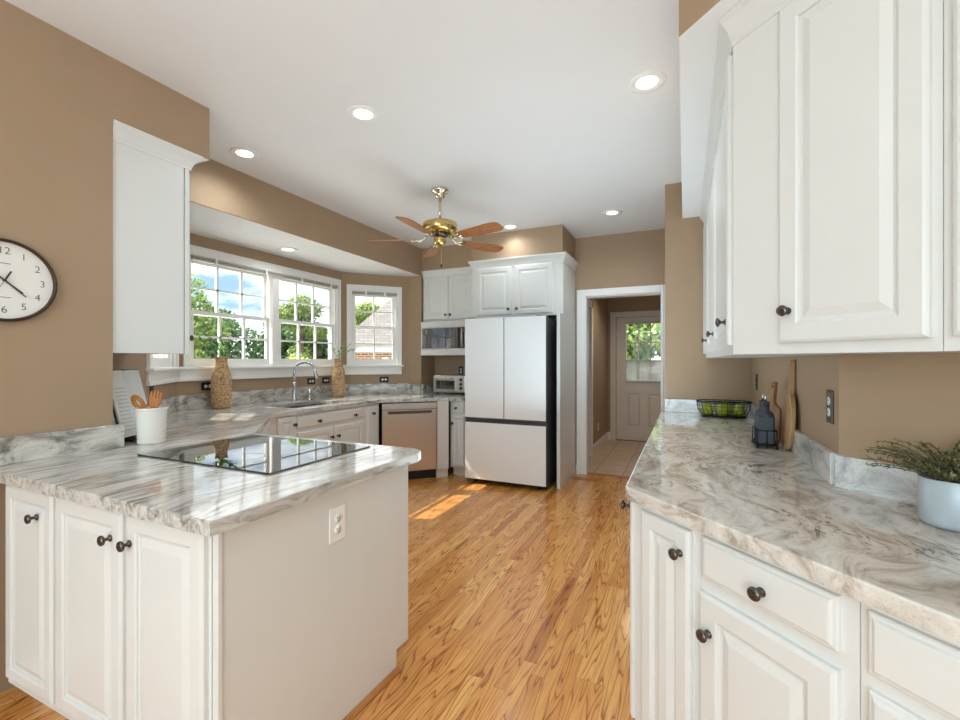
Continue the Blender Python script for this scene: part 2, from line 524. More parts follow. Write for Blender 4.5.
def mk_shade():
    a = NT('cellular_shade')
    a.base(srgb(240, 240, 238)); a.set(Roughness=0.8)
    tl = a.n('BsdfTranslucent'); tl.inputs['Color'].default_value = srgb(236, 238, 240)
    mx = a.n('MixShader'); mx.inputs[0].default_value = 0.55
    out = [x for x in a.t.nodes if x.type == 'OUTPUT_MATERIAL'][0]
    a.l(a.p.outputs[0], mx.inputs[1]); a.l(tl.outputs[0], mx.inputs[2]); a.l(mx.outputs[0], out.inputs['Surface'])
    return a.m
M['shade'] = mk_shade()

def mk_bricks(name, c1, c2, mortar, w, h, ms):
    a = NT(name)
    v = a.coord(out='UV') if False else a.coord(rot=(PI / 2, 0, 0))
    b = a.n('TexBrick'); a.l(v, b.inputs['Vector'])
    b.inputs['Color1'].default_value = c1; b.inputs['Color2'].default_value = c2; b.inputs['Mortar'].default_value = mortar
    b.inputs['Scale'].default_value = 1; b.inputs['Mortar Size'].default_value = ms
    b.inputs['Brick Width'].default_value = w; b.inputs['Row Height'].default_value = h
    a.base(b.outputs['Color'])
    return a.set(Roughness=0.85)
M['brick'] = mk_bricks('red_brick', srgb(176, 108, 84), srgb(150, 84, 64), srgb(206, 196, 186), 0.22, 0.075, 0.012)
M['shingle'] = mk_bricks('roof_shingle', srgb(112, 106, 103), srgb(96, 91, 88), srgb(66, 62, 60), 0.25, 0.09, 0.008)

# ------------------------------------------------------------------ structure
CEIL = 2.78
SOF = 2.485

mb = MB(); mb.prism([(-3.95, -3.6), (2.2, -3.6), (2.2, 5.36), (-3.95, 5.36)], -0.06, 0.0)
struct(mb.build('floor', M['floor']), 'honey oak strip floor of the kitchen', 'floor')
mb = MB(); mb.prism([(-2.2, 5.36), (0.5, 5.36), (0.5, 8.0), (-2.2, 8.0)], -0.06, 0.0)
struct(mb.build('floor_hall', M['tile']), 'beige tile floor of the hall beyond the doorway', 'floor')
mb = MB(); mb.prism([(-3.2, -3.7), (2.3, -3.7), (2.3, 5.44), (-3.2, 5.44)], CEIL, CEIL + 0.1)
struct(mb.build('ceiling', M['ceiling']), 'white kitchen ceiling', 'ceiling')
mb = MB(); mb.prism([(-3.1, 1.62), (-3.26, 1.62), (-3.97, 2.33), (-3.97, 4.41), (-3.34, 5.07), (-3.1, 5.07)], 2.43, 2.50)
struct(mb.build('ceiling_bay', M['ceiling']), 'lower white ceiling over the bay window', 'ceiling')
mb = MB(); mb.prism([(-2.2, 5.44), (0.5, 5.44), (0.5, 8.0), (-2.2, 8.0)], 2.45, 2.55)
struct(mb.build('ceiling_hall', M['ceiling']), 'white hall ceiling beyond the doorway', 'ceiling')

def wall_box(name, lo, hi, mat=None):
    mb = MB(); mb.box(lo, hi)
    return struct(mb.build(name, mat or M['brown']))

wall_box('wall_left', (-2.61, -3.6, 0), (-2.49, 1.23, CEIL))
wall_box('wall_south', (-3.2, 1.11, 0), (-2.61, 1.23, CEIL))
wall_box('wall_bay_south', (-3.2, 1.23, 0), (-3.1, 1.71, CEIL))
wall_box('wall_bay_header', (-3.2, 1.71, 2.5), (-3.1, 4.97, CEIL))
# the face of the header down to the bay ceiling
wall_box('wall_bay_header_lip', (-3.11, 1.71, 2.43), (-3.095, 4.97, 2.52))
wall_box('wall_bay_north', (-3.2, 4.97, 0), (-3.1, 5.32, CEIL))
wall_box('wall_bay_return_north', (-3.34, 4.97, 0), (-3.2, 5.07, 2.43))
wall_box('wall_bay_return_south', (-3.26, 1.61, 0), (-3.2, 1.71, 2.43))

def wall_hole(name, a, b, z0, z1, hole=None, th=0.1, mat=None):
    """wall from a to b, its thickness to the right-hand side of the way; hole = s0, s1, h0, h1"""
    a = Vector(a); b = Vector(b); d = (b - a); Lw = d.length; d.normalize()
    n = Vector((d.y, -d.x))
    rot = math.atan2(d.y, d.x)
    mat4 = Matrix.Translation((a.x, a.y, 0)) @ Matrix.Rotation(rot, 4, 'Z')
    mb = MB()
    def bx(s0, s1, h0, h1):
        if s1 - s0 > 1e-4 and h1 - h0 > 1e-4: mb.box((s0, -th, h0), (s1, 0, h1), mat=mat4)
    if hole is None: bx(0, Lw, z0, z1)
    else:
        s0, s1, h0, h1 = hole
        bx(0, s0, z0, z1); bx(s1, Lw, z0, z1); bx(s0, s1, z0, h0); bx(s0, s1, h1, z1)
    return struct(mb.build(name, mat or M['brown']))

# walking with the room on the left hand: thickness falls outside
WLN = math.hypot(0.57, 0.6); WL2 = math.hypot(0.65, 0.66)
wall_hole('wall_bay_west', (-3.87, 4.37), (-3.87, 2.37), 0, 2.43, (0.108, 1.892, 1.282, 2.24))
wall_hole('wall_bay_northwest', (-3.3, 4.97), (-3.87, 4.37), 0, 2.43, (WLN - 0.68, WLN - 0.112, 1.282, 2.20))
wall_hole('wall_bay_southwest', (-3.87, 2.37), (-3.22, 1.71), 0, 2.43, (0.095, 0.66, 1.282, 2.20))
wall_hole('wall_back', (1.6, 5.32), (-3.2, 5.32), 0, CEIL, (1.84, 2.65, 0, 2.085), th=0.12)
wall_box('wall_partition', (-0.15, 4.0, 0), (1.6, 4.12, CEIL))
wall_box('wall_passage', (1.6, 4.0, 0), (1.7, 5.44, CEIL))
wall_box('wall_right', (0.465, 1.855, 0), (0.565, 4.0, CEIL))
wall_hole('wall_diagonal', (2.06, 0.26), (0.465, 1.855), 0, CEIL)
wall_box('wall_right_rear', (2.06, -3.6, 0), (2.16, 0.27, CEIL))
wall_hole('wall_rear', (-2.61, -3.6), (2.16, -3.6), 0, CEIL, (0.3, 4.5, 0.35, 2.6))
mb = MB()
for sx in (-2.31, -0.26, 1.79):
    mb.box((sx, -3.68, 0.35), (sx + 0.06, -3.62, 2.6))
for sz in (0.35, 2.54):
    mb.box((-2.31, -3.68, sz), (1.89, -3.62, sz + 0.06))
struct(mb.build('window_4', M['trim']))

# soffits
def soffit(name, poly, z0=SOF, z1=CEIL):
    mb = MB(); mb.prism(poly, z0, z1)
    for f in mb.bm.faces:
        f.normal_update()
        f.material_index = 1 if (abs(f.normal.z) > 0.9 and f.calc_center_median().z < (z0 + z1) / 2) else 0
    return struct(mb.build(name, [M['brown'], M['ceiling']], fix=False))
soffit('wall_soffit_left', [(-3.1, 1.23), (-2.49, 1.23), (-2.49, 1.71), (-3.1, 1.71)])
soffit('wall_soffit_back', [(-3.1, 5.32), (-3.1, 4.98), (-2.255, 4.98), (-2.255, 4.71), (-1.185, 4.71), (-1.185, 5.32)])
soffit('wall_soffit_right', [(0.465, 4.0), (-0.02, 4.0), (-0.02, 1.755), (1.40, 0.335), (1.72, 0.60), (0.465, 1.855)])

# doorway casing to the hall
mb = MB()
for (x0, x1, z0, z1) in ((-1.163, -1.05, 0, 2.165), (-0.24, -0.165, 0, 2.165), (-1.05, -0.24, 2.085, 2.165)):
    mb.box((x0, 5.295, z0), (x1, 5.32, z1), bev=0.004)
    mb.box((x0 + 0.012, 5.285, z0), (x0 + 0.026 if x1 - x0 < 0.3 else x1, 5.297, z1 - 0.012) if x1 - x0 < 0.3 else (x1, 5.297, z0 + 0.015))
for (x0, x1) in ((-1.062, -1.046), (-0.244, -0.228)):
    mb.box((x0, 5.32, 0), (x1, 5.46, 2.085))
mb.box((-1.05, 5.32, 2.072), (-0.24, 5.46, 2.088))
struct(mb.build('trim_1', M['trim']))
mb = MB(); mb.box((-1.172, 5.305, 0), (-1.163, 5.32, 0.1)); mb.box((-0.236, 5.30, 0.93), (-0.230, 5.318, 0.99))
struct(mb.build('baseboard_back', M['trim']))
mb = MB(); mb.box((-1.05, 5.33, 0.0), (-0.24, 5.40, 0.008), bev=0.003)
struct(mb.build('trim_2', M['shoe']))

# hall
wall_box('wall_hall_left', (-1.31, 6.36, 0), (-1.2, 7.85, 2.45))
wall_box('wall_hall_closet', (-1.9, 5.44, 0), (-1.8, 6.36, 2.45))
wall_box('wall_hall_closet_end', (-1.9, 6.36, 0), (-1.31, 6.46, 2.45))
wall_box('wall_hall_lintel', (-1.31, 5.44, 2.08), (-1.2, 6.36, 2.45))
wall_hole('wall_hall_far', (0.4, 7.85), (-1.9, 7.85), 0, 2.45, (0.60, 1.46, 0, 2.06))
wall_box('wall_hall_right', (0.30, 5.44, 0), (0.40, 7.85, 2.45))
mb = MB()
mb.box((-1.2, 6.34, 0), (-1.18, 6.44, 2.15), bev=0.004)
mb.box((-1.31, 6.335, 0), (-1.2, 6.36, 2.08))
mb.box((-1.2, 5.46, 2.07), (-1.18, 6.44, 2.16), bev=0.004)
struct(mb.build('trim_3', M['trim']))
mb = MB(); mb.box((-1.2, 6.44, 0), (-1.184, 7.85, 0.13), bev=0.004); mb.box((-1.2, 7.835, 0), (-1.15, 7.85, 0.13))
struct(mb.build('baseboard_hall', M['trim']))
mb = MB()
for (x0, x1, z0, z1) in ((-1.15, -1.06, 0, 2.15), (-0.2, -0.11, 0, 2.15), (-1.06, -0.2, 2.06, 2.15)):
    mb.box((x0, 7.825, z0), (x1, 7.85, z1), bev=0.004)
struct(mb.build('trim_4', M['warm_lit_trim']))

# the hall's outside door
dr = bpy.data.objects.new('door_1', None); COL.objects.link(dr); dr.location = (-1.055, 7.87, 0.01)
struct(dr, 'pale outside door with a gridded window at the end of the hall', 'door')
DW, DH = 0.85, 2.045
mb = MB()
def dbx(x0, x1, z0, z1, y0=0.0, y1=0.045): mb.box((x0, y0, z0), (x1, y1, z1))
gx0, gx1, gz0, gz1 = 0.16, 0.73, 0.99, 1.94
dbx(0, gx0, 0, DH); dbx(gx1, DW, 0, DH); dbx(gx0, gx1, gz1, DH)
dbx(gx0, gx1, 0.78, gz0); dbx(gx0, gx1, 0, 0.22)
dbx(0.40, 0.49, 0.22, 0.78)
mb.build('door_slab', M['warm_lit_trim'], dr)
for x0 in (0.16, 0.49):
    mb = MB()
    w = 0.24
    lo = [(0, 0.045), (0, 0.018), (0.02, 0.018), (0.05, 0.004)]
    loops = []
    for ins, y in lo:
        loops.append([Vector((x0 + ins, y, 0.22 + ins)), Vector((x0 + w - ins, y, 0.22 + ins)), Vector((x0 + w - ins, y, 0.78 - ins)), Vector((x0 + ins, y, 0.78 - ins))])
    mb.ring_loops(loops)
    mb.build('door_panel', M['warm_lit_trim'], dr)
mb = MB()
for t in range(1, 3):
    x = gx0 + (gx1 - gx0) * t / 3; mb.box((x - 0.008, 0.005, gz0), (x + 0.008, 0.03, gz1))
for t in range(1, 3):
    z = gz0 + (gz1 - gz0) * t / 3; mb.box((gx0, 0.005, z - 0.008), (gx1, 0.03, z + 0.008))
mb.build('muntins', M['warm_lit_trim'], dr)
mb = MB(); mb.box((gx0, 0.034, gz0), (gx1, 0.038, gz1)); mb.build('glass', M['glass'], dr)
mb = MB(); mb.box((gx0 - 0.02, -0.028, gz1 - 0.005), (gx1 + 0.02, -0.002, gz1 + 0.03), bev=0.004); mb.box((gx0 - 0.02, -0.02, 0.96), (gx1 + 0.02, -0.002, 0.985)); mb.box((gx0 - 0.02, -0.022, 1.315), (gx1 + 0.02, -0.002, 1.335), bev=0.003)
mb.build('shade_rail', M['blind'], dr)
mb = MB()
for k in range(16):
    z = 0.985 + k * 0.0206
    mb.prism([(gx0 - 0.015, -0.004), (gx1 + 0.015, -0.004), (gx1 + 0.015, -0.014), (gx0 - 0.015, -0.014)], z, z + 0.019, bev=0.004)
mb.build('cellular_shade', M['shade'], dr)
for z in (0.25, 1.05, 1.78):
    mb = MB(); mb.tube([(-0.006, -0.006, z - 0.045), (-0.006, -0.006, z + 0.045)], 0.008, 8); mb.build('hinge', M['warm_lit_trim'], dr)
mb = MB(); mb.box((0, -0.03, -0.008), (DW, 0.06, 0.0)); mb.build('threshold', M['bronze'], dr)

# baseboard of the left wall
mb = MB(); mb.box((-2.49, -3.6, 0), (-2.476, 0.80, 0.1), bev=0.003)
struct(mb.build('baseboard_left', M['trim']))

# ------------------------------------------------------------------ bay windows
def window(name, a, b, s0, s1, h0, h1, units, cols, label, zmeet=1.755, blind=True, horn=(0.03, 0.03), apron=(0, 0)):
    """a->b is read left to right from inside; root on the inner wall face, local -Y is into the room"""
    a = Vector(a); b = Vector(b); d = (b - a).normalized()
    root = bpy.data.objects.new(name, None); COL.objects.link(root)
    root.location = (a.x, a.y, 0); root.rotation_euler = (0, 0, math.atan2(d.y, d.x))
    struct(root, label, 'window')
    # casing
    mb = MB()
    cw = 0.06
    for (x0, x1, z0, z1) in ((s0 - cw, s0, h0 - 0.01, h1 + cw + 0.025), (s1, s1 + cw, h0 - 0.01, h1 + cw + 0.025), (s0, s1, h1, h1 + cw + 0.025)):
        mb.box((x0, -0.02, z0), (x1, 0.0, z1), bev=0.004)
    for (x0, x1, z0, z1) in ((s0 - cw, s0 - cw + 0.016, h0, h1 + cw + 0.025), (s1 + cw - 0.016, s1 + cw, h0, h1 + cw + 0.025), (s0 - cw, s1 + cw, h1 + cw + 0.009, h1 + cw + 0.025)):
        mb.box((x0, -0.028, z0), (x1, -0.018, z1), bev=0.003)
    mb.build('casing', M['trim'], root)
    mb = MB()
    for (x0, x1, z0, z1) in ((s0 - 0.001, s0 + 0.016, h0, h1), (s1 - 0.016, s1 + 0.001, h0, h1), (s0, s1, h1 - 0.016, h1 + 0.001), (s0, s1, h0 - 0.001, h0 + 0.02)):
        mb.box((x0, 0.0, z0), (x1, 0.11, z1))
    mb.build('jamb', M['trim'], root)
    mb = MB()
    mb.box((s0 - cw - horn[0], -0.055, h0 - 0.025), (s1 + cw + horn[1], 0.0, h0 + 0.0), bev=0.006)
    mb.build('sill', M['trim'], root)
    mb = MB()
    mb.box((s0 - cw + apron[0], -0.018, 1.175), (s1 + cw + apron[1], 0.0, h0 - 0.025), bev=0.003)
    mb.box((s0 - cw + apron[0], -0.026, 1.157), (s1 + cw + apron[1], 0.0, 1.184), bev=0.004)
    mb.build('apron', M['trim'], root)
    W = (s1 - s0)
    mull = 0.075
    uw = (W - mull * (units - 1)) / units
    for u in range(units):
        x0 = s0 + u * (uw + mull); x1 = x0 + uw
        if u > 0:
            mb = MB(); mb.box((x0 - mull, -0.012, h0), (x0, 0.11, h1), bev=0.003); mb.build('mullion', M['trim'], root)
        for up in (True, False):
            z0, z1 = (zmeet - 0.018, h1 - 0.016) if up else (h0 + 0.02, zmeet + 0.018)
            y0, y1 = (0.058, 0.092) if up else (0.02, 0.054)
            st = 0.036; rl = 0.034
            mb = MB()
            xa, xb = x0 + 0.016, x1 - 0.016
            mb.box((xa, y0, z0), (xa + st, y1, z1)); mb.box((xb - st, y0, z0), (xb, y1, z1))
            mb.box((xa + st, y0, z0), (xb - st, y1, z0 + (0.05 if not up else rl))); mb.box((xa + st, y0, z1 - rl), (xb - st, y1, z1))
            sash = mb.build('sash', M['trim'], root)
            gx0, gx1 = xa + st, xb - st; gz0, gz1 = z0 + (0.05 if not up else rl), z1 - rl
            mb = MB()
            for c in range(1, cols):
                x = gx0 + (gx1 - gx0) * c / cols; mb.box((x - 0.009, y0 + 0.004, gz0), (x + 0.009, y1 - 0.004, gz1))
            z = (gz0 + gz1) / 2; mb.box((gx0, y0 + 0.004, z - 0.009), (gx1, y1 - 0.004, z + 0.009))
            mb.build('muntins', M['trim'], sash)
            mb = MB(); mb.box((gx0, (y0 + y1) / 2 - 0.002, gz0), (gx1, (y0 + y1) / 2 + 0.002, gz1)); mb.build('glass', M['glass'], sash)
    return root, d

WL = math.hypot(0.57, 0.6); WL2 = math.hypot(0.65, 0.66)
window('window_1', (-3.87, 2.37), (-3.87, 4.37), 0.108, 1.892, 1.282, 2.24, 2, 3, 'wide double window over the sink, two gridded sashes side by side', horn=(0.04, 0.045), apron=(-0.04, 0.045))
window('window_2', (-3.87, 4.37), (-3.30, 4.97), 0.112, 0.68, 1.282, 2.20, 1, 2, 'narrow angled bay window next to the microwave nook', horn=(0.05, 0.02), apron=(-0.05, 0))
window('window_3', (-3.22, 1.71), (-3.87, 2.37), WL2 - 0.66, WL2 - 0.095, 1.282, 2.20, 1, 2, 'narrow angled bay window glimpsed beneath the wall cabinet', horn=(0.02, 0.035), apron=(0, 0.03))

# raised blinds hanging in the heads of the windows
def blind(a, b, s0, s1, top, label, clips):
    a = Vector(a); b = Vector(b); d = (b - a).normalized()
    root = thing('window_blind', label, 'blind', (a.x, a.y, top), math.atan2(d.y, d.x), 'blinds in the bay windows')
    mb = MB(); mb.box((s0, -0.040, -0.014), (s1, -0.005, 0.0), bev=0.003); mb.build('head_rail', M['blind'], root)
    mb = MB()
    for k in range(5):
        z = -0.017 - k * 0.0035
        mb.box((s0 + 0.004, -0.039, z - 0.002), (s1 - 0.004, -0.006, z))
    mb.build('slat_stack', M['blind'], root)
    mb = MB(); mb.box((s0 + 0.002, -0.039, -0.044), (s1 - 0.002, -0.006, -0.036), bev=0.002); mb.build('bottom_rail', M['blind'], root)
    for c in clips:
        x = s0 + (s1 - s0) * c
        mb = MB(); mb.box((x - 0.012, -0.047, -0.05), (x + 0.012, -0.040, 0.006), bev=0.002); mb.build('bracket', M['white_plastic'], root)
blind((-3.87, 2.37), (-3.87, 4.37), 0.112, 1.888, 2.245, 'long grey blind drawn up across the head of the wide double window', (0.12, 0.42, 0.68, 0.93))
blind((-3.87, 4.37), (-3.30, 4.97), 0.115, 0.677, 2.205, 'short grey blind drawn up in the narrow window by the microwave nook', (0.3, 0.72))

t = thing('window_blind', 'white blind added halfway down the angled window to keep sun off the floor', 'blind', (-3.22, 1.71, 2.205), math.atan2(0.66, -0.65), 'blinds in the bay windows')  # added to stop sun coming through the upper sash
mb = MB(); mb.box((WL2 - 0.656, -0.040, -0.014), (WL2 - 0.099, -0.005, 0.0), bev=0.003); mb.build('head_rail', M['blind'], t)
mb = MB()
for k in range(24): mb.box((WL2 - 0.656, -0.034, -0.034 - k * 0.019), (WL2 - 0.099, -0.012, -0.0315 - k * 0.019), mat=None)
for k in range(24): mb.box((WL2 - 0.656, -0.024, -0.034 - k * 0.019), (WL2 - 0.099, -0.022, -0.0155 - k * 0.019), mat=None)
mb.build('slats', M['shade'], t)
mb = MB(); mb.box((WL2 - 0.656, -0.036, -0.50), (WL2 - 0.099, -0.010, -0.485), bev=0.002); mb.build('bottom_rail', M['blind'], t)

# ------------------------------------------------------------------ cabinet parts
def knob(parent, x, z, y=-0.02, s=1.0):
    mb = MB()
    prof = [(0.0, 0.0), (0.011, 0.0), (0.011, 0.003), (0.0055, 0.006), (0.005, 0.014), (0.009, 0.018), (0.015, 0.021), (0.0165, 0.025), (0.015, 0.029), (0.009, 0.0315), (0.0, 0.0325)]
    mb.lathe([(r * s, h * s) for r, h in prof], (x, y, z), 20, mat=Matrix.Rotation(PI / 2, 4, 'X'))
    return mb.build('knob', M['bronze'], parent)

def rect(x0, x1, z0, z1, ins, y):
    return [Vector((x0 + ins, y, z0 + ins)), Vector((x1 - ins, y, z0 + ins)), Vector((x1 - ins, y, z1 - ins)), Vector((x0 + ins, y, z1 - ins))]

def door(root, x0, x1, z0, z1, kn=None, stile=0.055, name='door', y=0.0, mat=None):
    """raised-panel door, front at y-0.02"""
    lv = [(0, 0.0), (0, -0.013), (0.004, -0.017), (0.010, -0.020), (stile - 0.006, -0.020), (stile - 0.002, -0.0175), (stile, -0.0165), (stile + 0.001, -0.011),
          (stile + 0.010, -0.0105), (stile + 0.034, -0.0185), (stile + 0.036, -0.0185)]
    mb = MB()
    mb.ring_loops([rect(x0, x1, z0, z1, i, y + d) for i, d in lv])
    o = mb.build(name, mat or M['white'], root)
    if kn: knob(o, kn[0], kn[1], y - 0.02)
    return o

def drawer(root, x0, x1, z0, z1, knobs=(), y=0.0):
    lv = [(0, 0.0), (0, -0.010), (0.003, -0.013), (0.009, -0.014), (0.013, -0.019), (0.016, -0.020)]
    mb = MB()
    mb.ring_loops([rect(x0, x1, z0, z1, i, y + d) for i, d in lv])
    o = mb.build('drawer', M['white'], root)
    for k in knobs: knob(o, k[0], k[1], y - 0.02)
    return o

def body(root, x0, x1, z0, z1, depth, toe=True, name='body', poly=None):
    mb = MB()
    if toe:
        mb.box((x0, 0, 0.1), (x1, depth, z1)); mb.box((x0, 0.07, 0), (x1, depth, 0.1))
    else:
        mb.box((x0, 0, z0), (x1, depth, z1))
    return mb.build(name, M['white'], root)

CROWN = [(0.0, 0.0), (0.012, 0.0), (0.012, 0.014), (0.016, 0.018), (0.022, 0.030), (0.032, 0.048), (0.046, 0.064), (0.060, 0.074), (0.064, 0.080), (0.070, 0.084), (0.070, 0.096), (0.0, 0.096)]
def crown(root, path, normals, z=0, sc=1.0):
    mb = MB(); mb.sweep([(o * sc, u) for o, u in CROWN], [(p[0], p[1], z) for p in path], normals)
    return mb.build('crown_moulding', M['white'], root)

TOP = 0.875   # underside of the stone
CT = 0.915    # top of the stone

# ------------------------------------------------------------------ peninsula cabinets
g = 'base cabinets of the peninsula'
t = thing('base_cabinet', 'slim single-door base cabinet of the peninsula next to the clock wall', 'cabinet', (-2.36, 0.82, 0), 0, g)
body(t, 0, 0.375, 0, TOP, 0.45)
door(t, 0.025, 0.365, 0.135, 0.865, (0.27, 0.777), 0.05)
t = thing('base_cabinet', 'two-door base cabinet of the peninsula ending at the big plain white panel', 'cabinet', (-1.985, 0.82, 0), 0, g)
body(t, 0, 0.80, 0, TOP, 0.45)
door(t, 0.012, 0.405, 0.135, 0.865, (0.352, 0.777), 0.055)
door(t, 0.428, 0.788, 0.135, 0.865, (0.455, 0.777), 0.055)
t = thing('end_panel', 'big plain white end panel of the peninsula facing the oak floor', 'panel', (-1.183, 0.822, 0), math.radians(-2.2))
mb = MB(); mb.box((0.0, 0.0, 0.0), (0.024, 0.79, TOP)); mb.box((0.0, 0.79, 0.09), (0.024, 0.875, TOP)); mb.build('face', M['white'], t)
mb = MB(); mb.box((0.008, -0.004, 0.0), (0.029, 0.010, TOP), bev=0.002); mb.build('corner_strip', M['white'], t)
t = thing('base_cabinet', 'kitchen-side base cabinet carrying the cooktop half of the peninsula', 'cabinet', (-1.19, 1.70, 0), PI, g)
body(t, 0, 0.985, 0, TOP, 0.42)
door(t, 0.03, 0.50, 0.135, 0.865, (0.46, 0.78)); door(t, 0.52, 0.97, 0.135, 0.865, (0.56, 0.78))
mb = MB()
mb.sweep([(0, 0), (0.019, 0), (0.019, 0.006), (0.012, 0.016), (0.0, 0.019)], [(-1.159, 0.835, 0), (-1.1265, 1.612, 0)], [(1, 0), (1, 0)])
tag(mb.build('shoe_moulding', M['shoe'], origin=(-1.13, 1.2, 0)), 'honey oak shoe moulding along the foot of the white peninsula panel', 'moulding')

def outlet(loc, rotz, label, plate, face, w=0.07, h=0.115, horiz=False, kind='duplex', group='wall outlets'):
    t = thing('wall_outlet', label, 'outlet', loc, rotz, group)
    if horiz: w, h = h, w
    mb = MB(); mb.box((-w / 2, -0.006, -h / 2), (w / 2, 0, h / 2), bev=0.003); mb.build('cover_plate', plate, t)
    for s in (-1, 1):
        cx, cz = (s * 0.02, 0) if horiz else (0, s * 0.02)
        mb = MB()
        mb.lathe([(0, 0), (0.0155, 0), (0.0155, 0.002), (0.0, 0.0025)], (cx, -0.006, cz), 20, mat=Matrix.Rotation(PI / 2, 4, 'X'))
        so = mb.build('socket', face, t)
        mb = MB()
        for q in (-0.006, 0.006):
            if horiz: mb.box((cx - 0.004, -0.0092, cz + q - 0.001), (cx + 0.004, -0.0082, cz + q + 0.001))
            else: mb.box((cx + q - 0.001, -0.0092, cz - 0.002), (cx + q + 0.001, -0.0082, cz + 0.006))
        mb.box((cx - 0.002, -0.0092, cz - 0.009), (cx + 0.002, -0.0082, cz - 0.006))
        mb.build('slots', M['dark'], so)
    return t
outlet((-1.1412, 1.26, 0.745), PI / 2 - math.radians(2.2), 'white outlet on the plain white end panel of the peninsula', M['white_plastic'], M['white_plastic'], 0.078, 0.125)

# ------------------------------------------------------------------ bay and sink cabinets
g = 'base cabinets below the bay window counter'
# angled corner filler between the peninsula and the sink run
t = thing('base_cabinet', 'angled corner cabinet panel between peninsula and sink run', 'cabinet', (-2.31, 1.85, 0), math.radians(135), g)
body(t, 0, 0.99, 0, TOP, 0.3)
door(t, 0.06, 0.95, 0.135, 0.86, (0.15, 0.78))
t = thing('base_cabinet', 'narrow base cabinet at the peninsula side of the sink doors', 'cabinet', (-3.03, 2.64, 0), PI / 2, g)
body(t, -0.065, 0.205, 0, TOP, 0.5)
door(t, 0.01, 0.19, 0.135, 0.862, (0.17, 0.79), 0.045)
t = thing('base_cabinet', 'sink base cabinet with one wide drawer front over two doors', 'cabinet', (-3.03, 2.845, 0), PI / 2, g)
body(t, 0, 0.915, 0, 0.65, 0.55)
mb = MB(); mb.box((0, 0, 0.65), (0.915, 0.02, TOP)); mb.build('face_frame', M['white'], t)
drawer(t, 0.012, 0.885, 0.745, 0.855, ((0.248, 0.79), (0.733, 0.79)))
door(t, 0.012, 0.44, 0.135, 0.715, (0.405, 0.62)); door(t, 0.455, 0.885, 0.135, 0.715, (0.49, 0.62))
t = thing('base_cabinet', 'slim pull-out base cabinet between sink doors and dishwasher', 'cabinet', (-3.03, 3.76, 0), PI / 2, g)
body(t, 0, 0.238, 0, TOP, 0.5)
drawer(t, 0.03, 0.205, 0.135, 0.855, ((0.105, 0.775),))

# dishwasher on the angle
t = thing('dishwasher', 'stainless dishwasher with a long pocket handle set at an angle under the counter', 'dishwasher', (-3.005, 4.00, 0), PI / 4)
mb = MB(); mb.box((0.006, 0.0, 0.105), (0.625, 0.4, 0.868)); mb.build('tub', M['dark'], t)
mb = MB(); mb.box((0.010, -0.022, 0.11), (0.62, 0.0, 0.79), bev=0.004); mb.build('door', M['steel'], t)
mb = MB(); mb.box((0.010, -0.024, 0.795), (0.62, 0.0, 0.862), bev=0.004); mb.build('control_panel', M['steel'], t)
mb = MB(); mb.box((0.07, -0.036, 0.748), (0.56, -0.022, 0.779), bev=0.004); mb.build('handle', M['fridge_side'], t)
mb = MB(); mb.box((0.025, 0.05, 0.0), (0.625, 0.1, 0.105)); mb.build('toe_kick', M['black'], t)
t = thing('filler_panel', 'white filler panel between dishwasher and drawer cabinet by the fridge', 'panel', (-2.56, 4.445, 0), PI / 4)
mb = MB(); mb.box((0.0, -0.004, 0.1), (0.135, 0.016, TOP)); mb.box((0.125, 0.0, 0.1), (0.135, 0.09, TOP)); mb.build('face', M['white'], t)
mb = MB(); mb.box((0.0, 0.03, 0.0), (0.135, 0.05, 0.1)); mb.build('toe_board', M['white'], t)
t = thing('base_cabinet', 'small drawer-over-door base cabinet beneath the toaster oven beside the fridge', 'cabinet', (-2.43, 4.62, 0), 0, g)
body(t, -0.05, 0.14, 0, TOP, 0.62)
drawer(t, -0.03, 0.13, 0.725, 0.845, ((0.035, 0.79),))
door(t, -0.03, 0.13, 0.125, 0.70, (-0.012, 0.61), 0.04)

# ------------------------------------------------------------------ stone
poly = [(-2.49, 0.785), (-1.118, 0.768), (-1.098, 1.735), (-1.114, 1.785), (-1.155, 1.815), (-1.2, 1.82), (-2.25, 1.82), (-3.0, 2.57), (-3.0, 3.985), (-2.40, 4.585),
        (-2.285, 4.585), (-2.285, 5.32), (-3.1, 5.32), (-3.1, 4.97), (-3.3, 4.97), (-3.87, 4.37), (-3.87, 2.37), (-3.22, 1.71), (-3.1, 1.71), (-3.1, 1.23), (-2.49, 1.23)]
hole = [(-3.58, 2.93), (-3.14, 2.93), (-3.14, 3.66), (-3.58, 3.66)]
mb = MB(); mb.prism(poly, TOP, CT, bev=0.004, holes=[hole])
tag(mb.build('countertop', M['granite'], origin=(-2.5, 2.5, TOP)), 'grey streaked stone countertop wrapping from the peninsula along the bay window', 'countertop')
poly = [(-0.18, 4.0), (-0.18, 1.565), (-0.172, 1.545), (1.00, 0.373), (1.52, 0.80), (0.465, 1.855), (0.465, 4.0)]
mb = MB(); mb.prism(poly, TOP, CT, bev=0.005)
tag(mb.build('countertop', M['granite_swirl'], origin=(0.2, 2.2, TOP)), 'beige swirled stone countertop with brown flecks, carrying the fruit basket', 'countertop')

def splash(a, b, label, mat, h=1.025, th=0.022, name='backsplash'):
    a = Vector(a); b = Vector(b); d = b - a
    mb = MB(); mb.box((0, -th, CT), (d.length, 0, h), bev=0.002)
    o = mb.build(name, mat)
    o.location = (a.x, a.y, 0); o.rotation_euler = (0, 0, math.atan2(d.y, d.x))
    return tag(o, label, 'backsplash', 'low stone backsplash strips')
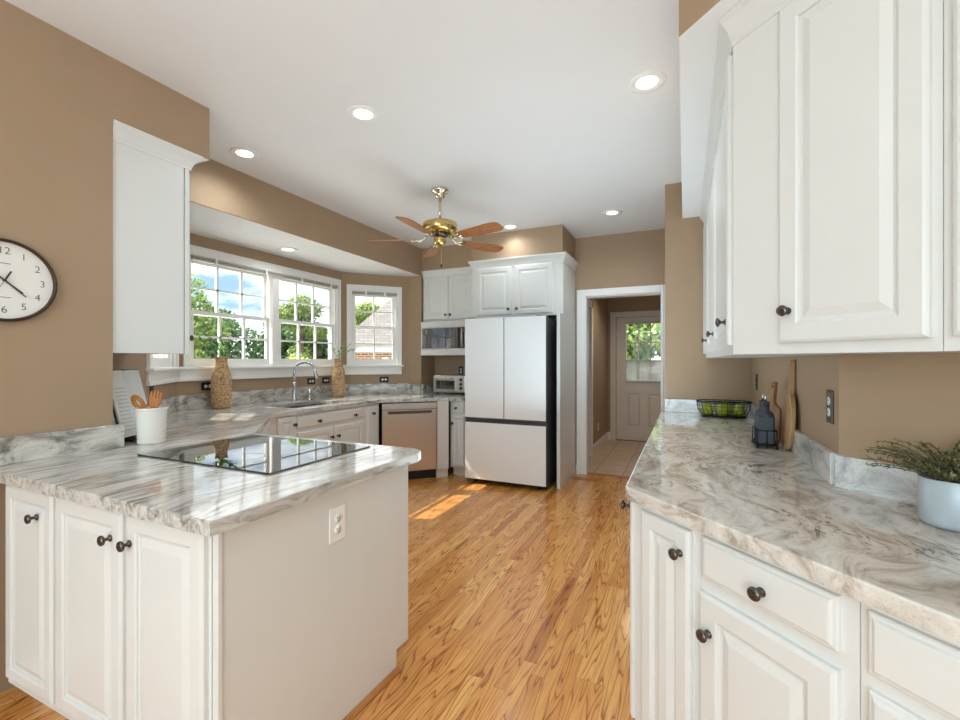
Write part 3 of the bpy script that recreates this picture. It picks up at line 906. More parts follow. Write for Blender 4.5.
# a -> b left to right from inside
splash((-2.49, 0.785), (-2.49, 1.268), 'stone backsplash strip at the foot of the clock wall', M['granite_back'])
splash((-3.10, 1.23), (-3.10, 1.73), 'stone backsplash strip behind the cookbook', M['granite_back'])
splash((-3.22, 1.71), (-3.87, 2.37), 'stone backsplash strip under the angled window glimpsed below the wall cabinet', M['granite_back'], 1.042)
splash((-3.87, 2.37), (-3.87, 4.37), 'long stone backsplash strip behind the faucet below the wide window', M['granite_back'], 1.042)
splash((-3.87, 4.37), (-3.30, 4.97), 'stone backsplash strip under the narrow window near the microwave', M['granite_back'], 1.042)
splash((-3.30, 4.97), (-3.10, 4.97), 'short stone backsplash piece at the corner by the microwave nook', M['granite_back'], 1.03)
splash((-3.10, 4.97), (-3.10, 5.32), 'stone backsplash strip on the side of the toaster nook', M['granite_back'], 1.03)
splash((-3.10, 5.32), (-2.285, 5.32), 'stone backsplash strip behind the toaster oven', M['granite_back'], 1.03)
splash((-0.15, 4.0), (0.465, 4.0), 'pale stone backsplash strip behind the fruit basket', M['granite_splash'], 1.02)
splash((0.465, 3.978), (0.465, 1.864), 'pale stone backsplash strip behind the cutting boards', M['granite_splash'], 1.02)
splash((0.4651, 1.8549), (1.54, 0.78), 'pale stone backsplash strip behind the potted plant', M['granite_splash'], 1.02)

# ------------------------------------------------------------------ cooktop
t = thing('cooktop', 'black glass electric cooktop set flush into the peninsula', 'cooktop', (-1.8, 1.46, CT))
mb = MB(); mb.box((-0.385, -0.29, 0.0005), (0.425, 0.29, 0.007), bev=0.003); mb.build('glass_top', M['cookglass'], t)
for (x, y, r) in ((-0.22, -0.13, 0.10), (-0.22, 0.13, 0.075), (0.10, -0.13, 0.075), (0.10, 0.13, 0.10)):
    mb = MB()
    n = 40
    vo = [mb.bm.verts.new((x + r * math.cos(2 * PI * i / n), y + r * math.sin(2 * PI * i / n), 0.0074)) for i in range(n)]
    vi = [mb.bm.verts.new((x + (r - 0.003) * math.cos(2 * PI * i / n), y + (r - 0.003) * math.sin(2 * PI * i / n), 0.0074)) for i in range(n)]
    for i in range(n): mb.bm.faces.new((vo[i], vo[(i + 1) % n], vi[(i + 1) % n], vi[i]))
    mb.build('burner_ring', M['fridge_side'], t)

# ------------------------------------------------------------------ sink and faucet
t = thing('sink', 'steel undermount sink below the wide window', 'sink', (-3.36, 3.295, TOP))
mb = MB()
x0, x1, y0, y1 = -0.22, 0.22, -0.365, 0.365
mb.box((x0 - 0.01, y0 - 0.01, -0.20), (x1 + 0.01, y1 + 0.01, -0.185))
for (a, b) in (((x0 - 0.012, y0 - 0.012), (x0, y1 + 0.012)), ((x1, y0 - 0.012), (x1 + 0.012, y1 + 0.012)), ((x0, y0 - 0.012), (x1, y0)), ((x0, y1), (x1, y1 + 0.012))):
    mb.box((a[0], a[1], -0.19), (b[0], b[1], -0.0005))
mb.build('basin', M['sink'], t)
mb = MB(); mb.lathe([(0, 0), (0.04, 0), (0.045, 0.004), (0.03, 0.002), (0, 0.001)], (0, 0, -0.185), 20); mb.build('drain', M['chrome'], t)
t = thing('faucet', 'tall gooseneck nickel pull-down faucet behind the sink', 'faucet', (-3.69, 3.45, CT))
mb = MB(); mb.lathe([(0, 0), (0.030, 0), (0.030, 0.006), (0.026, 0.012), (0.021, 0.05), (0.0205, 0.15), (0.023, 0.16), (0.023, 0.185), (0.016, 0.20), (0, 0.20)], (0, 0, 0), 20); mb.build('base', M['chrome'], t)
mb = MB()
pts = [(0, 0, 0.19), (0, 0, 0.305)]
for k in range(1, 13):
    a = PI - k / 12 * 1.02 * PI
    pts.append((0.105 + 0.105 * math.cos(a), 0.04 * (1 + math.cos(a)), 0.305 + 0.098 * math.sin(a)))
mb.tube(pts, 0.014, 12); mb.build('spout', M['chrome'], t)
mb = MB()
e = Vector(pts[-1]); mb.tube([e + Vector((-0.003, -0.001, 0.03)), e, e + Vector((0.012, 0.005, -0.05)), e + Vector((0.016, 0.006, -0.07))], [0.015, 0.018, 0.021, 0.019], 14); mb.build('spray_head', M['chrome'], t)
t = thing('side_tap', 'separate nickel lever tap standing beside the gooseneck faucet', 'tap', (-3.69, 3.66, CT))
mb = MB(); mb.lathe([(0, 0), (0.030, 0), (0.030, 0.008), (0.02, 0.02), (0.018, 0.05), (0.026, 0.07), (0.022, 0.10), (0.010, 0.115), (0, 0.117)], (0, 0, 0), 20); mb.build('base', M['chrome'], t)
mb = MB(); mb.tube([(0.0, -0.06, 0.12), (0.0, 0, 0.098), (0, 0.03, 0.105), (0.0, 0.10, 0.128)], [0.007, 0.012, 0.012, 0.006], 10); mb.build('lever', M['chrome'], t)

# ------------------------------------------------------------------ wall cabinet beside the clock wall
t = thing('wall_cabinet', 'white wall cabinet seen end-on beside the clock wall', 'cabinet', (-2.512, 1.60, 1.37), PI)
body(t, 0, 0.585, 0, 1.02, 0.369, toe=False)
mb = MB(); mb.box((-0.012, 0.03, 0.0), (0.0, 0.369, 1.02)); mb.box((-0.012, 0.0, 0.0), (0.0, 0.022, 1.02)); mb.build('end_panel', M['white'], t)
door(t, 0.005, 0.575, 0.012, 1.0, (0.035, 0.09))
crown(t, [(-0.012, 0.369), (-0.012, 0.0), (0.585, 0.0)], [(-0.3, 0), (-0.3, -1), (0, -1)], 1.018, 0.95)

# ------------------------------------------------------------------ fridge wall
t = thing('wall_cabinet', 'two-door wall cabinet mounted over the microwave', 'cabinet', (-3.085, 5.0, 1.835), 0)
body(t, 0, 0.83, 0, 0.585, 0.315, toe=False)
door(t, 0.02, 0.372, 0.02, 0.565, (0.345, 0.075)); door(t, 0.382, 0.735, 0.02, 0.565, (0.41, 0.075))
crown(t, [(0, 0.0), (0.83, 0.0)], [(0, -1), (0, -1)], 0.555, 0.6)
t = thing('wall_cabinet', 'deeper two-door cabinet mounted over the fridge', 'cabinet', (-2.25, 4.73, 1.825), 0)
body(t, 0, 1.045, 0, 0.595, 0.585, toe=False)
door(t, 0.06, 0.485, 0.025, 0.565, (0.455, 0.085)); door(t, 0.522, 0.96, 0.025, 0.565, (0.555, 0.085))
crown(t, [(0.0, 0.585), (0.0, 0.0), (1.067, 0.0), (1.067, 0.585)], [(-1, 0), (-1, -1), (1, -1), (1, 0)], 0.562, 0.6)
mb = MB(); mb.box((-1.2, 4.60, 0.0), (-1.178, 5.315, 1.825)); mb.box((-1.204, 4.73, 1.825), (-1.183, 5.315, 2.386)); mb.box((-1.215, 4.59, 0.0), (-1.178, 4.61, 1.825), bev=0.002)
tag(mb.build('fridge_side_panel', M['white'], origin=(-1.19, 5.0, 0)), 'tall white side panel enclosing the fridge on the doorway side', 'panel')
mb = MB(); mb.box((-2.284, 4.75, 0.0), (-2.262, 5.315, 1.825))
tag(mb.build('fridge_side_panel', M['white'], origin=(-2.27, 5.0, 0)), 'white side panel between fridge and toaster nook', 'panel')

t = thing('fridge', 'white glass french-door fridge with bottom freezer drawer', 'fridge', (-2.185, 4.40, 0))
mb = MB(); mb.box((0.004, 0.075, 0.035), (0.906, 0.80, 1.775), bev=0.004); mb.build('body', M['fridge_side'], t)
for (x0, x1) in ((0.0, 0.4515), (0.4585, 0.91)):
    mb = MB(); mb.box((x0, 0.004, 0.722), (x1, 0.068, 1.79), bev=0.003)
    d = mb.build('door', M['fridge_side'], t)
    mb = MB(); mb.box((x0 + 0.001, -0.002, 0.722), (x1 - 0.001, 0.006, 1.789), bev=0.002); mb.build('glass_front', M['fridge_white'], d)
mb = MB(); mb.box((0.0, 0.004, 0.06), (0.91, 0.068, 0.672), bev=0.003)
d = mb.build('freezer_drawer', M['fridge_side'], t)
mb = MB(); mb.box((0.001, -0.002, 0.06), (0.909, 0.006, 0.668), bev=0.002); mb.build('glass_front', M['fridge_white'], d)
mb = MB(); mb.box((0.002, 0.03, 0.675), (0.908, 0.075, 0.72)); mb.box((0.0, 0.006, 0.70), (0.91, 0.03, 0.719)); mb.box((0.0, 0.006, 0.672), (0.91, 0.02, 0.684)); mb.build('handle_groove', M['fridge_side'], t)
for x0 in (0.02, 0.80):
    mb = MB(); mb.box((x0, 0.02, 1.775), (x0 + 0.09, 0.16, 1.80), bev=0.004); mb.build('hinge_cover', M['fridge_side'], t)
for x0 in (0.08, 0.81):
    mb = MB(); mb.lathe([(0, 0), (0.025, 0), (0.025, 0.036), (0, 0.036)], (x0, 0.12, 0), 16); mb.build('foot', M['black'], t)

t = thing('microwave', 'built-in stainless microwave under the two-door wall cabinet', 'microwave', (-3.08, 4.93, 1.40))
mb = MB(); mb.box((0, 0.03, 0.0), (0.78, 0.38, 0.43)); mb.build('body', M['fridge_side'], t)
mb = MB()
mb.box((0, 0.0, 0.355), (0.78, 0.03, 0.43), bev=0.003); mb.box((0, 0.0, 0.0), (0.78, 0.03, 0.075), bev=0.003)
mb.build('frame', M['steel'], t)
mb = MB(); mb.box((0.0, 0.004, 0.076), (0.64, 0.03, 0.354), bev=0.003); dd = mb.build('door', M['steel'], t)
mb = MB(); mb.box((0.02, 0.0, 0.085), (0.63, 0.01, 0.346), bev=0.002); mb.build('window', M['cookglass'], dd)
mb = MB(); mb.tube([(0.60, -0.03, 0.095), (0.60, -0.03, 0.335)], 0.010, 10); mb.box((0.595, -0.03, 0.118), (0.605, 0.005, 0.13)); mb.box((0.595, -0.03, 0.305), (0.605, 0.005, 0.317)); mb.build('handle', M['steel'], dd)
mb = MB(); mb.box((0.642, 0.004, 0.076), (0.78, 0.03, 0.354), bev=0.003); mb.build('control_panel', M['cookglass'], t)

t = thing('toaster_oven', 'small silver toaster oven on the counter under the microwave', 'toaster oven', (-2.93, 4.98, CT))
mb = MB(); mb.box((0, 0.0, 0.018), (0.46, 0.30, 0.235), bev=0.012, seg=3); mb.build('body', M['steel'], t)
mb = MB(); mb.box((0.03, -0.010, 0.04), (0.335, 0.002, 0.21), bev=0.004); dd = mb.build('door', M['steel'], t)
mb = MB(); mb.box((0.05, -0.013, 0.06), (0.315, -0.008, 0.17), bev=0.002); mb.build('window', M['cookglass'], dd)
mb = MB(); mb.tube([(0.06, -0.032, 0.192), (0.305, -0.032, 0.192)], 0.006, 8); mb.box((0.07, -0.032, 0.188), (0.08, -0.008, 0.196)); mb.box((0.285, -0.032, 0.188), (0.295, -0.008, 0.196)); mb.build('handle', M['chrome'], dd)
for z in (0.075, 0.125, 0.18):
    mb = MB(); mb.lathe([(0, 0), (0.018, 0), (0.016, 0.016), (0, 0.017)], (0.40, 0.0, z), 16, mat=Matrix.Rotation(PI / 2, 4, 'X')); mb.build('dial', M['black'], t)
for (x, y) in ((0.04, 0.04), (0.42, 0.04), (0.04, 0.26), (0.42, 0.26)):
    mb = MB(); mb.lathe([(0, 0), (0.014, 0), (0.014, 0.02), (0, 0.02)], (x, y, 0), 10); mb.build('foot', M['black'], t)

# ------------------------------------------------------------------ right-hand base cabinets
R45 = -PI / 4
C0 = Vector((-0.15, 1.57))
dv = Vector((math.sqrt(0.5), -math.sqrt(0.5)))
def on_diag(s, off=0.0):
    p = C0 + dv * s
    return (p.x, p.y, 0)
g = 'base cabinets under the swirled counter'
t = thing('base_cabinet', 'very narrow single-door base cabinet at the corner of the swirled counter', 'cabinet', on_diag(0), R45, g)
mb = MB(); mb.prism([(0.001, 0), (0.27, 0), (0.27, 0.268)], 0.1, TOP); mb.prism([(0.075, 0.07), (0.27, 0.07), (0.27, 0.265)], 0.0, 0.1); mb.build('body', M['white'], t)
door(t, 0.045, 0.242, 0.13, 0.852, (0.213, 0.782), 0.05)
mb = MB(); mb.box((0.243, -0.003, 0.11), (0.252, 0.0, TOP - 0.003)); mb.build('face_frame', M['white'], t)
t = thing('base_cabinet', 'drawer-over-door base cabinet in the middle of the angled run', 'cabinet', on_diag(0.27), R45, g)
mb = MB(); mb.prism([(0.001, 0), (0.382, 0), (0.382, 0.6), (0.33, 0.6), (0.001, 0.269)], 0.1, TOP); mb.prism([(0.001, 0.07), (0.382, 0.07), (0.382, 0.6), (0.33, 0.6), (0.001, 0.269)], 0.0, 0.1); mb.build('body', M['white'], t)
drawer(t, 0.012, 0.35, 0.742, 0.855, ((0.192, 0.79),))
door(t, 0.007, 0.35, 0.13, 0.705, (0.042, 0.607), 0.06)
t = thing('base_cabinet', 'white drawer bank nearest the camera under the swirled counter', 'cabinet', on_diag(0.654), R45, g)
body(t, 0, 0.72, 0, TOP, 0.6)
for z0, z1 in ((0.735, 0.855), (0.52, 0.705), (0.33, 0.50), (0.13, 0.31)):
    drawer(t, 0.018, 0.70, z0, z1, ((0.36, (z0 + z1) / 2),))
ww = 2.424 / 4
for k, lb in enumerate(('first', 'second', 'third', 'last')):
    y0 = 3.995 - k * ww
    lab = ('white drawer-over-door base cabinet against the taupe partition wall, under the fruit basket', 'white drawer-over-door base cabinet second from the partition wall, facing the floor aisle',
           'white drawer-over-door base cabinet below the oil bottles, facing the floor aisle', 'white full-door base cabinet facing the floor aisle, next to the angled run')[k]
    t = thing('base_cabinet', lab, 'cabinet', (-0.15, y0, 0), -PI / 2, g)
    body(t, 0, ww - 0.001, 0, TOP, 0.59)
    if k == 3:
        door(t, 0.02, ww - 0.02, 0.13, 0.855, (ww - 0.045, 0.835))
    else:
        drawer(t, 0.02, ww - 0.03, 0.742, 0.855, ((ww / 2, 0.80),))
        door(t, 0.02, ww - 0.03, 0.13, 0.705, (ww - 0.09, 0.62))

# ------------------------------------------------------------------ right-hand wall cabinets
UB = 1.352
U0 = Vector((0.15, 1.735))
def on_updiag(s): 
    p = U0 + dv * s
    return (p.x, p.y, UB)
g = 'wall cabinets above the swirled counter'
UH = SOF - 0.095 - UB
t = thing('wall_cabinet', 'large angled wall cabinet with a blank stile and one tall knobbed door', 'cabinet', on_updiag(0), R45, g)
mb = MB(); mb.prism([(0.002, 0), (0.536, 0), (0.536, 0.305), (0.307, 0.305)], 0, UH + 0.02); mb.build('body', M['white'], t)
door(t, 0.164, 0.518, 0.032, UH - 0.002, (0.197, 0.125), 0.06)
mb = MB(); mb.box((0.0, -0.004, 0.0), (0.158, 0.0, UH)); mb.build('blank_stile', M['white'], t)
t = thing('wall_cabinet', 'angled wall cabinet cut off by the picture edge, beside the tall knobbed door', 'cabinet', on_updiag(0.538), R45, g)
body(t, 0, 0.8, 0, UH + 0.02, 0.305, toe=False)
door(t, 0.02, 0.39, 0.032, UH - 0.002, (0.36, 0.125), 0.06); door(t, 0.40, 0.78, 0.032, UH - 0.002, (0.43, 0.125), 0.06)
wu = (4.0 - 1.74) / 3
for k in range(3):
    y0 = 4.0 - k * wu
    lab = ('white wall cabinet seen edge-on, touching the taupe partition wall', 'white wall cabinet seen edge-on, middle one of the three above the aisle counter', 'white wall cabinet seen edge-on, next to the blank angled stile')[k]
    t = thing('wall_cabinet', lab, 'cabinet', (0.15, y0, UB), -PI / 2, g)
    body(t, 0, wu - 0.001, 0, UH + 0.02, 0.308, toe=False)
    door(t, 0.02, wu - 0.025, 0.032, UH - 0.01, (wu - 0.07 if k else wu - 0.10, 0.115))
mb = MB()
mb.sweep([(o * 0.62, u) for o, u in CROWN], [(0.15, 4.0, 0), (0.15, 1.735, 0), (1.05, 0.835, 0)], [(-1, 0), (-1.0, -0.4142), (-0.7071, -0.7071)])
o = mb.build('crown_moulding', M['white']); o.location = (0, 0, SOF - 0.0965)
tag(o, 'white crown moulding along the top of the wall cabinets, meeting the white soffit', 'moulding')

# ------------------------------------------------------------------ clock
t = thing('wall_clock', 'round white wall clock with a thin dark brown rim and black numerals', 'clock', (-2.49, 0.848, 1.653), PI / 2)
RX = Matrix.Rotation(PI / 2, 4, 'X')
mb = MB(); mb.lathe([(0, 0), (0.150, 0), (0.164, 0.004), (0.166, 0.018), (0.163, 0.026), (0.157, 0.028), (0.154, 0.024), (0.153, 0.012)], (0, 0, 0), 64, mat=RX); mb.build('case', M['clock_rim'], t)
mb = MB(); mb.lathe([(0.1535, 0.0125), (0, 0.0126)], (0, 0, 0), 64, mat=RX); mb.build('dial', M['dial'], t)
def text_mesh(s, size):
    cu = bpy.data.curves.new('txt', 'FONT'); cu.body = s; cu.size = size; cu.align_x = 'CENTER'; cu.align_y = 'CENTER'; cu.extrude = 0.0003; cu.offset = -0.0006
    ob = bpy.data.objects.new('txt', cu); COL.objects.link(ob)
    bpy.context.view_layer.update()
    me = bpy.data.meshes.new_from_object(ob.evaluated_get(bpy.context.evaluated_depsgraph_get()))
    bpy.data.objects.remove(ob); bpy.data.curves.remove(cu)
    return me
for k in range(1, 13):
    a = k * PI / 6
    me = text_mesh(str(k), 0.040); me.name = 'numeral'; me.materials.clear(); me.materials.append(M['ink'])
    o = bpy.data.objects.new('numeral', me); COL.objects.link(o); o.parent = t
    o.location = (0.118 * math.sin(a), -0.0132, 0.118 * math.cos(a)); o.rotation_euler = (PI / 2, 0, 0)
mb = MB()
for s in (-1, 1): mb.box((-0.02, -0.0136, s * 0.068 - 0.001), (0.02, -0.0128, s * 0.068 + 0.001))
mb.build('dial_marks', M['ink'], t)
def hand(name, deg, l0, l1, w, y):
    mb = MB(); mb.box((-w / 2, y - 0.001, -l0), (w / 2, y, l1), mat=Matrix.Rotation(math.radians(deg), 4, 'Y')); return mb.build(name, M['ink'], t)
hand('hour_hand', 130, 0.03, 0.072, 0.006, -0.0155); hand('minute_hand', 133, 0.03, 0.088, 0.004, -0.0172); hand('second_hand', 206, 0.0, 0.10, 0.0016, -0.019); hand('second_hand_tail', 26, 0.0, 0.042, 0.006, -0.0205)
mb = MB(); mb.lathe([(0, 0), (0.005, 0), (0.005, 0.01), (0, 0.011)], (0, -0.0126, 0), 14, mat=RX); mb.build('hub', M['ink'], t)

# ------------------------------------------------------------------ ceiling fan
FX, FY, FZ = -1.89, 3.33, CEIL
t = thing('ceiling_fan', 'brass ceiling fan with five wood-grain blades', 'ceiling fan', (FX, FY, FZ))
mb = MB(); mb.lathe([(0, 0), (0.072, 0), (0.074, -0.012), (0.068, -0.022), (0.045, -0.032), (0.040, -0.05), (0.036, -0.066), (0.02, -0.075), (0, -0.075)], (0, 0, 0), 32); mb.build('canopy', M['brass_pale'], t)
mb = MB(); mb.tube([(0, 0, -0.07), (0, 0, -0.275)], 0.0125, 14); mb.build('downrod', M['brass_pale'], t)
mb = MB(); mb.lathe([(0, -0.262), (0.03, -0.263), (0.05, -0.266), (0.115, -0.276), (0.142, -0.287), (0.149, -0.302), (0.149, -0.338), (0.142, -0.356), (0.11, -0.372), (0.0, -0.372)], (0, 0, 0), 40); mh = mb.build('motor_housing', M['brass'], t)
mb = MB(); mb.lathe([(0, -0.370), (0.070, -0.371), (0.066, -0.385), (0.052, -0.402), (0, -0.403)], (0, 0, 0), 32, disp=lambda a, z: 0.006 * math.sin(14 * a)); mb.build('vent_ring', M['bronze'], mh)
mb = MB(); mb.lathe([(0, -0.40), (0.048, -0.401), (0.053, -0.412), (0.053, -0.445), (0.046, -0.465), (0.02, -0.476), (0, -0.477)], (0, 0, 0), 28); sw = mb.build('switch_housing', M['brass'], t)
mb = MB(); mb.tube([(0.03, -0.03, -0.46), (0.032, -0.032, -0.64)], 0.0015, 6); mb.build('pull_chain', M['brass'], sw)
mb = MB(); mb.lathe([(0, 0), (0.008, 0.004), (0.009, 0.014), (0.004, 0.024), (0, 0.026)], (0.032, -0.032, -0.665), 12); mb.build('chain_pull', M['black'], sw)
rt = math.radians(24.5)
for k in range(5):
    th = math.radians(57 + 72 * k)      # from the camera's forward heading, clockwise
    dx = math.sin(th) * math.cos(rt) - math.cos(th) * math.sin(rt)
    dy = math.sin(th) * math.sin(rt) + math.cos(th) * math.cos(rt)
    ang = math.atan2(dy, dx)
    m4 = Matrix.Rotation(ang, 4, 'Z') @ Matrix.Translation((0, 0, -0.422)) @ Matrix.Rotation(math.radians(-13), 4, 'X')
    mb = MB()
    prof = [(0.20, 0.045), (0.23, 0.053), (0.52, 0.068), (0.58, 0.068), (0.62, 0.058), (0.64, 0.036)]
    pl = [(r, -w) for r, w in prof] + [(r, w) for r, w in prof[::-1]]
    mb.prism(pl, -0.003, 0.003, bev=0.001)
    bmesh.ops.transform(mb.bm, matrix=Matrix.Translation((0, 0, 0)), verts=mb.bm.verts[:])
    b = mb.build('blade', M['fan_wood'], t); b.matrix_local = m4
    mb = MB()
    mb.tube([(0.09, 0, 0.046), (0.15, 0.0, 0.0), (0.185, 0.028, -0.008), (0.235, 0.034, -0.006)], [0.008, 0.007, 0.006, 0.005], 8)
    mb.tube([(0.09, 0, 0.046), (0.15, 0.0, 0.0), (0.185, -0.028, -0.008), (0.235, -0.034, -0.006)], [0.008, 0.007, 0.006, 0.005], 8)
    mb.tube([(0.14, 0, -0.010), (0.20, 0.0, -0.014), (0.25, 0.0, -0.006)], [0.006, 0.010, 0.005], 8)
    mb.build('bracket', M['brass_pale'], b)

# ------------------------------------------------------------------ recessed lights
def can(x, y, z, label, on=True, energy=25):
    t = thing('recessed_light', label, 'ceiling light', (x, y, z), 0, 'recessed ceiling lights')
    mb = MB(); mb.lathe([(0.052, -0.001), (0.068, -0.007), (0.090, -0.007), (0.094, -0.003), (0.094, 0.0), (0.052, 0.0)], (0, 0, 0), 36); mb.build('trim_ring', M['white_plastic'], t)
    mb = MB(); mb.lathe([(0.054, -0.003), (0, -0.0035)], (0, 0, 0), 36); mb.build('lens', M['lens'], t)
    l = light('recessed_lamp', 'SPOT', (x, y, z - 0.02), energy, (0.88, 0.96, 1.0), spot_size=math.radians(165), spot_blend=1.0, shadow_soft_size=0.06)
    l.parent = None
can(-2.80, 2.18, CEIL, 'round recessed ceiling light nearest the clock wall and bay header')
can(-1.72, 2.12, CEIL, 'round recessed ceiling light above the peninsula cooktop')
can(-0.18, 2.49, CEIL, 'round recessed ceiling light close to the white cabinet soffit')
can(-0.65, 4.54, CEIL, 'round recessed ceiling light in front of the doorway wall')
can(-1.72, 4.56, CEIL, 'round recessed ceiling light just in front of the fridge soffit', energy=13)
can(-3.56, 3.25, 2.43, 'round recessed light in the lower bay ceiling over the sink', energy=9)
light('recessed_lamp', 'SPOT', (-0.7, 6.6, 2.42), 26, (1.0, 0.86, 0.68), spot_size=math.radians(150), spot_blend=0.9, shadow_soft_size=0.06)
t = thing('recessed_light', 'bright round ceiling light in the hall beyond the doorway', 'ceiling light', (-0.7, 6.6, 2.45), 0, 'recessed ceiling lights')
mb = MB(); mb.lathe([(0.052, -0.001), (0.068, -0.007), (0.090, -0.007), (0.094, -0.003), (0.094, 0.0), (0.052, 0.0)], (0, 0, 0), 36); mb.build('trim_ring', M['white_plastic'], t)
mb = MB(); mb.lathe([(0.054, -0.003), (0, -0.0035)], (0, 0, 0), 36); mb.build('lens', M['lens'], t)

# ------------------------------------------------------------------ outlets
BK, WH = M['black'], M['white_plastic']
outlet((-3.10, 1.55, 1.12), PI / 2, 'black outlet plate behind the cookbook on the taupe wall', BK, BK)
outlet((-3.44, 1.934, 1.105), math.atan2(0.66, -0.65), 'black outlet plate peeking out behind the wooden spoons', BK, BK)
outlet((-3.87, 2.64, 1.105), PI / 2, 'black outlet with white sockets beside the woven vase nearest the wall cabinet', BK, WH, horiz=True)
outlet((-3.87, 3.86, 1.10), PI / 2, 'black outlet plate behind the faucet spray head', BK, WH, horiz=True)
outlet((-3.87, 4.09, 1.10), PI / 2, 'black outlet plate half hidden by the woven vase in the bay corner', BK, WH, horiz=True)
outlet((-3.515, 4.744, 1.092), math.atan2(0.6, 0.57), 'black outlet with white sockets under the narrow window near the microwave', BK, WH, horiz=True)
outlet((-2.70, 5.32, 1.20), 0, 'black outlet with white sockets above the toaster oven', BK, WH)
outlet((0.465, 1.945, 1.17), -PI / 2, 'tall bronze outlet plate on the taupe wall near the angled corner', M['bronze'], WH)
outlet((0.465, 3.72, 1.18), -PI / 2, 'bronze outlet plate on the taupe wall near the fruit basket', M['bronze'], BK)
outlet((-1.2, 6.95, 0.33), PI / 2, 'white outlet low on the hall wall', WH, WH)

# ------------------------------------------------------------------ crock and spoons
t = thing('utensil_crock', 'white ceramic utensil crock beside the cooktop', 'crock', (-2.462, 1.385, CT))
prof = [(0, 0), (0.066, 0), (0.070, 0.004)]
for k in range(1, 17):
    z = 0.004 + 0.166 * k / 17
    prof.append((0.070 + 0.011 * k / 17 + (0.0014 if k % 2 else -0.0014), z))
prof += [(0.083, 0.170), (0.085, 0.174), (0.083, 0.180), (0.079, 0.180), (0.076, 0.172), (0.070, 0.02), (0, 0.015)]
prof = [(q * 0.84, z) for q, z in prof]
mb = MB(); mb.lathe(prof, (0, 0, 0), 44); mb.build('body', M['ceramic'], t)
def utensil(name, label, base, tip, head, group):
    """a handle from base to tip and a flat head in the plane facing the camera"""
    b = Vector(base); e = Vector(tip); ax = (e - b).normalized()
    side = ax.cross(Vector((-math.sin(rt), math.cos(rt), 0))).normalized()
    nrm = ax.cross(side)
    o = thing(name, label, 'utensil', b, 0, group)
    mb = MB(); mb.tube([Vector((0, 0, 0)), (e - b) * 0.5, e - b], [0.006, 0.0055, 0.006], 10); mb.build('handle', M['spoon'], o)
    mb = MB()
    m4 = Matrix(((side.x, ax.x, nrm.x, 0), (side.y, ax.y, nrm.y, 0), (side.z, ax.z, nrm.z, 0), (0, 0, 0, 1))); m4.translation = e - b
    if head == 'slot':
        n = 24
        outer = [(0.030 * math.sin(2 * PI * i / n) * (1 if math.cos(2 * PI * i / n) < 0.2 else 0.95), 0.05 - 0.056 * math.cos(2 * PI * i / n)) for i in range(n)]
        inner = [(0.008 * math.sin(2 * PI * i / 14), 0.055 - 0.022 * math.cos(2 * PI * i / 14)) for i in range(14)]
        mb.prism(outer, -0.003, 0.003, holes=[inner])
    elif head == 'spoon':
        mb.prism([(0.022 * math.sin(2 * PI * i / 24), 0.03 - 0.036 * math.cos(2 * PI * i / 24)) for i in range(24)], -0.003, 0.003)
    else:
        outer = [(-0.006, -0.01), (0.006, -0.01), (0.026, 0.025), (0.033, 0.06), (0.031, 0.10), (0.026, 0.108), (0.021, 0.10), (0.019, 0.07), (0.015, 0.07), (0.013, 0.108), (0.008, 0.112), (0.003, 0.106), (0.002, 0.07),
                 (-0.002, 0.07), (-0.003, 0.106), (-0.008, 0.112), (-0.013, 0.108), (-0.015, 0.07), (-0.019, 0.07), (-0.021, 0.10), (-0.026, 0.108), (-0.031, 0.10), (-0.033, 0.06), (-0.026, 0.025)]
        mb.prism(outer, -0.003, 0.004)
    bmesh.ops.transform(mb.bm, matrix=m4 @ Matrix.Scale(0.92, 4), verts=mb.bm.verts[:])
    mb.build('head', M['spoon'], o)
utensil('wooden_spoon', 'wooden slotted turner leaning out of the white crock toward the clock wall', (-2.408, 1.408, CT + 0.055), (-2.492, 1.37, CT + 0.165), 'slot', 'wooden utensils in the crock')
utensil('wooden_fork', 'wooden pronged salad fork standing in the white crock', (-2.475, 1.375, CT + 0.03), (-2.452, 1.388, CT + 0.165), 'fork', 'wooden utensils in the crock')
utensil('wooden_spoon', 'wooden spoon behind the salad fork in the white crock', (-2.462, 1.43, CT + 0.03), (-2.505, 1.42, CT + 0.165), 'spoon', 'wooden utensils in the crock')

# ------------------------------------------------------------------ cookbook on its stand
t = thing('book_stand', 'black easel stand holding the cookbook behind the utensil crock', 'book stand', (-2.675, 1.432, CT), math.radians(118))
mb = MB(); mb.box((-0.11, -0.06, 0.0), (0.11, 0.06, 0.012), bev=0.003); mb.box((-0.11, -0.062, 0.012), (0.11, -0.054, 0.03), bev=0.002); mb.build('ledge', M['black'], t)
mb = MB(); mb.box((-0.10, 0.0, 0.0), (0.10, 0.008, 0.30), bev=0.002, mat=Matrix.Translation((0, 0.0, 0.012)) @ Matrix.Rotation(math.radians(-14), 4, 'X')); mb.build('backrest', M['black'], t)
mb = MB(); mb.tube([(0, 0.065, 0.22), (0, 0.12, 0.004)], 0.006, 8); mb.build('strut', M['black'], t)
t = thing('cookbook', 'open cookbook with printed pages propped behind the utensil crock', 'book', (-2.675, 1.432, CT + 0.013), math.radians(118))
T = Matrix.Translation((0, -0.003, 0)) @ Matrix.Rotation(math.radians(-14), 4, 'X')
mb = MB(); mb.box((-0.125, -0.006, 0.0), (0.125, 0.0, 0.365), mat=T); mb.build('cover', M['black'], t)
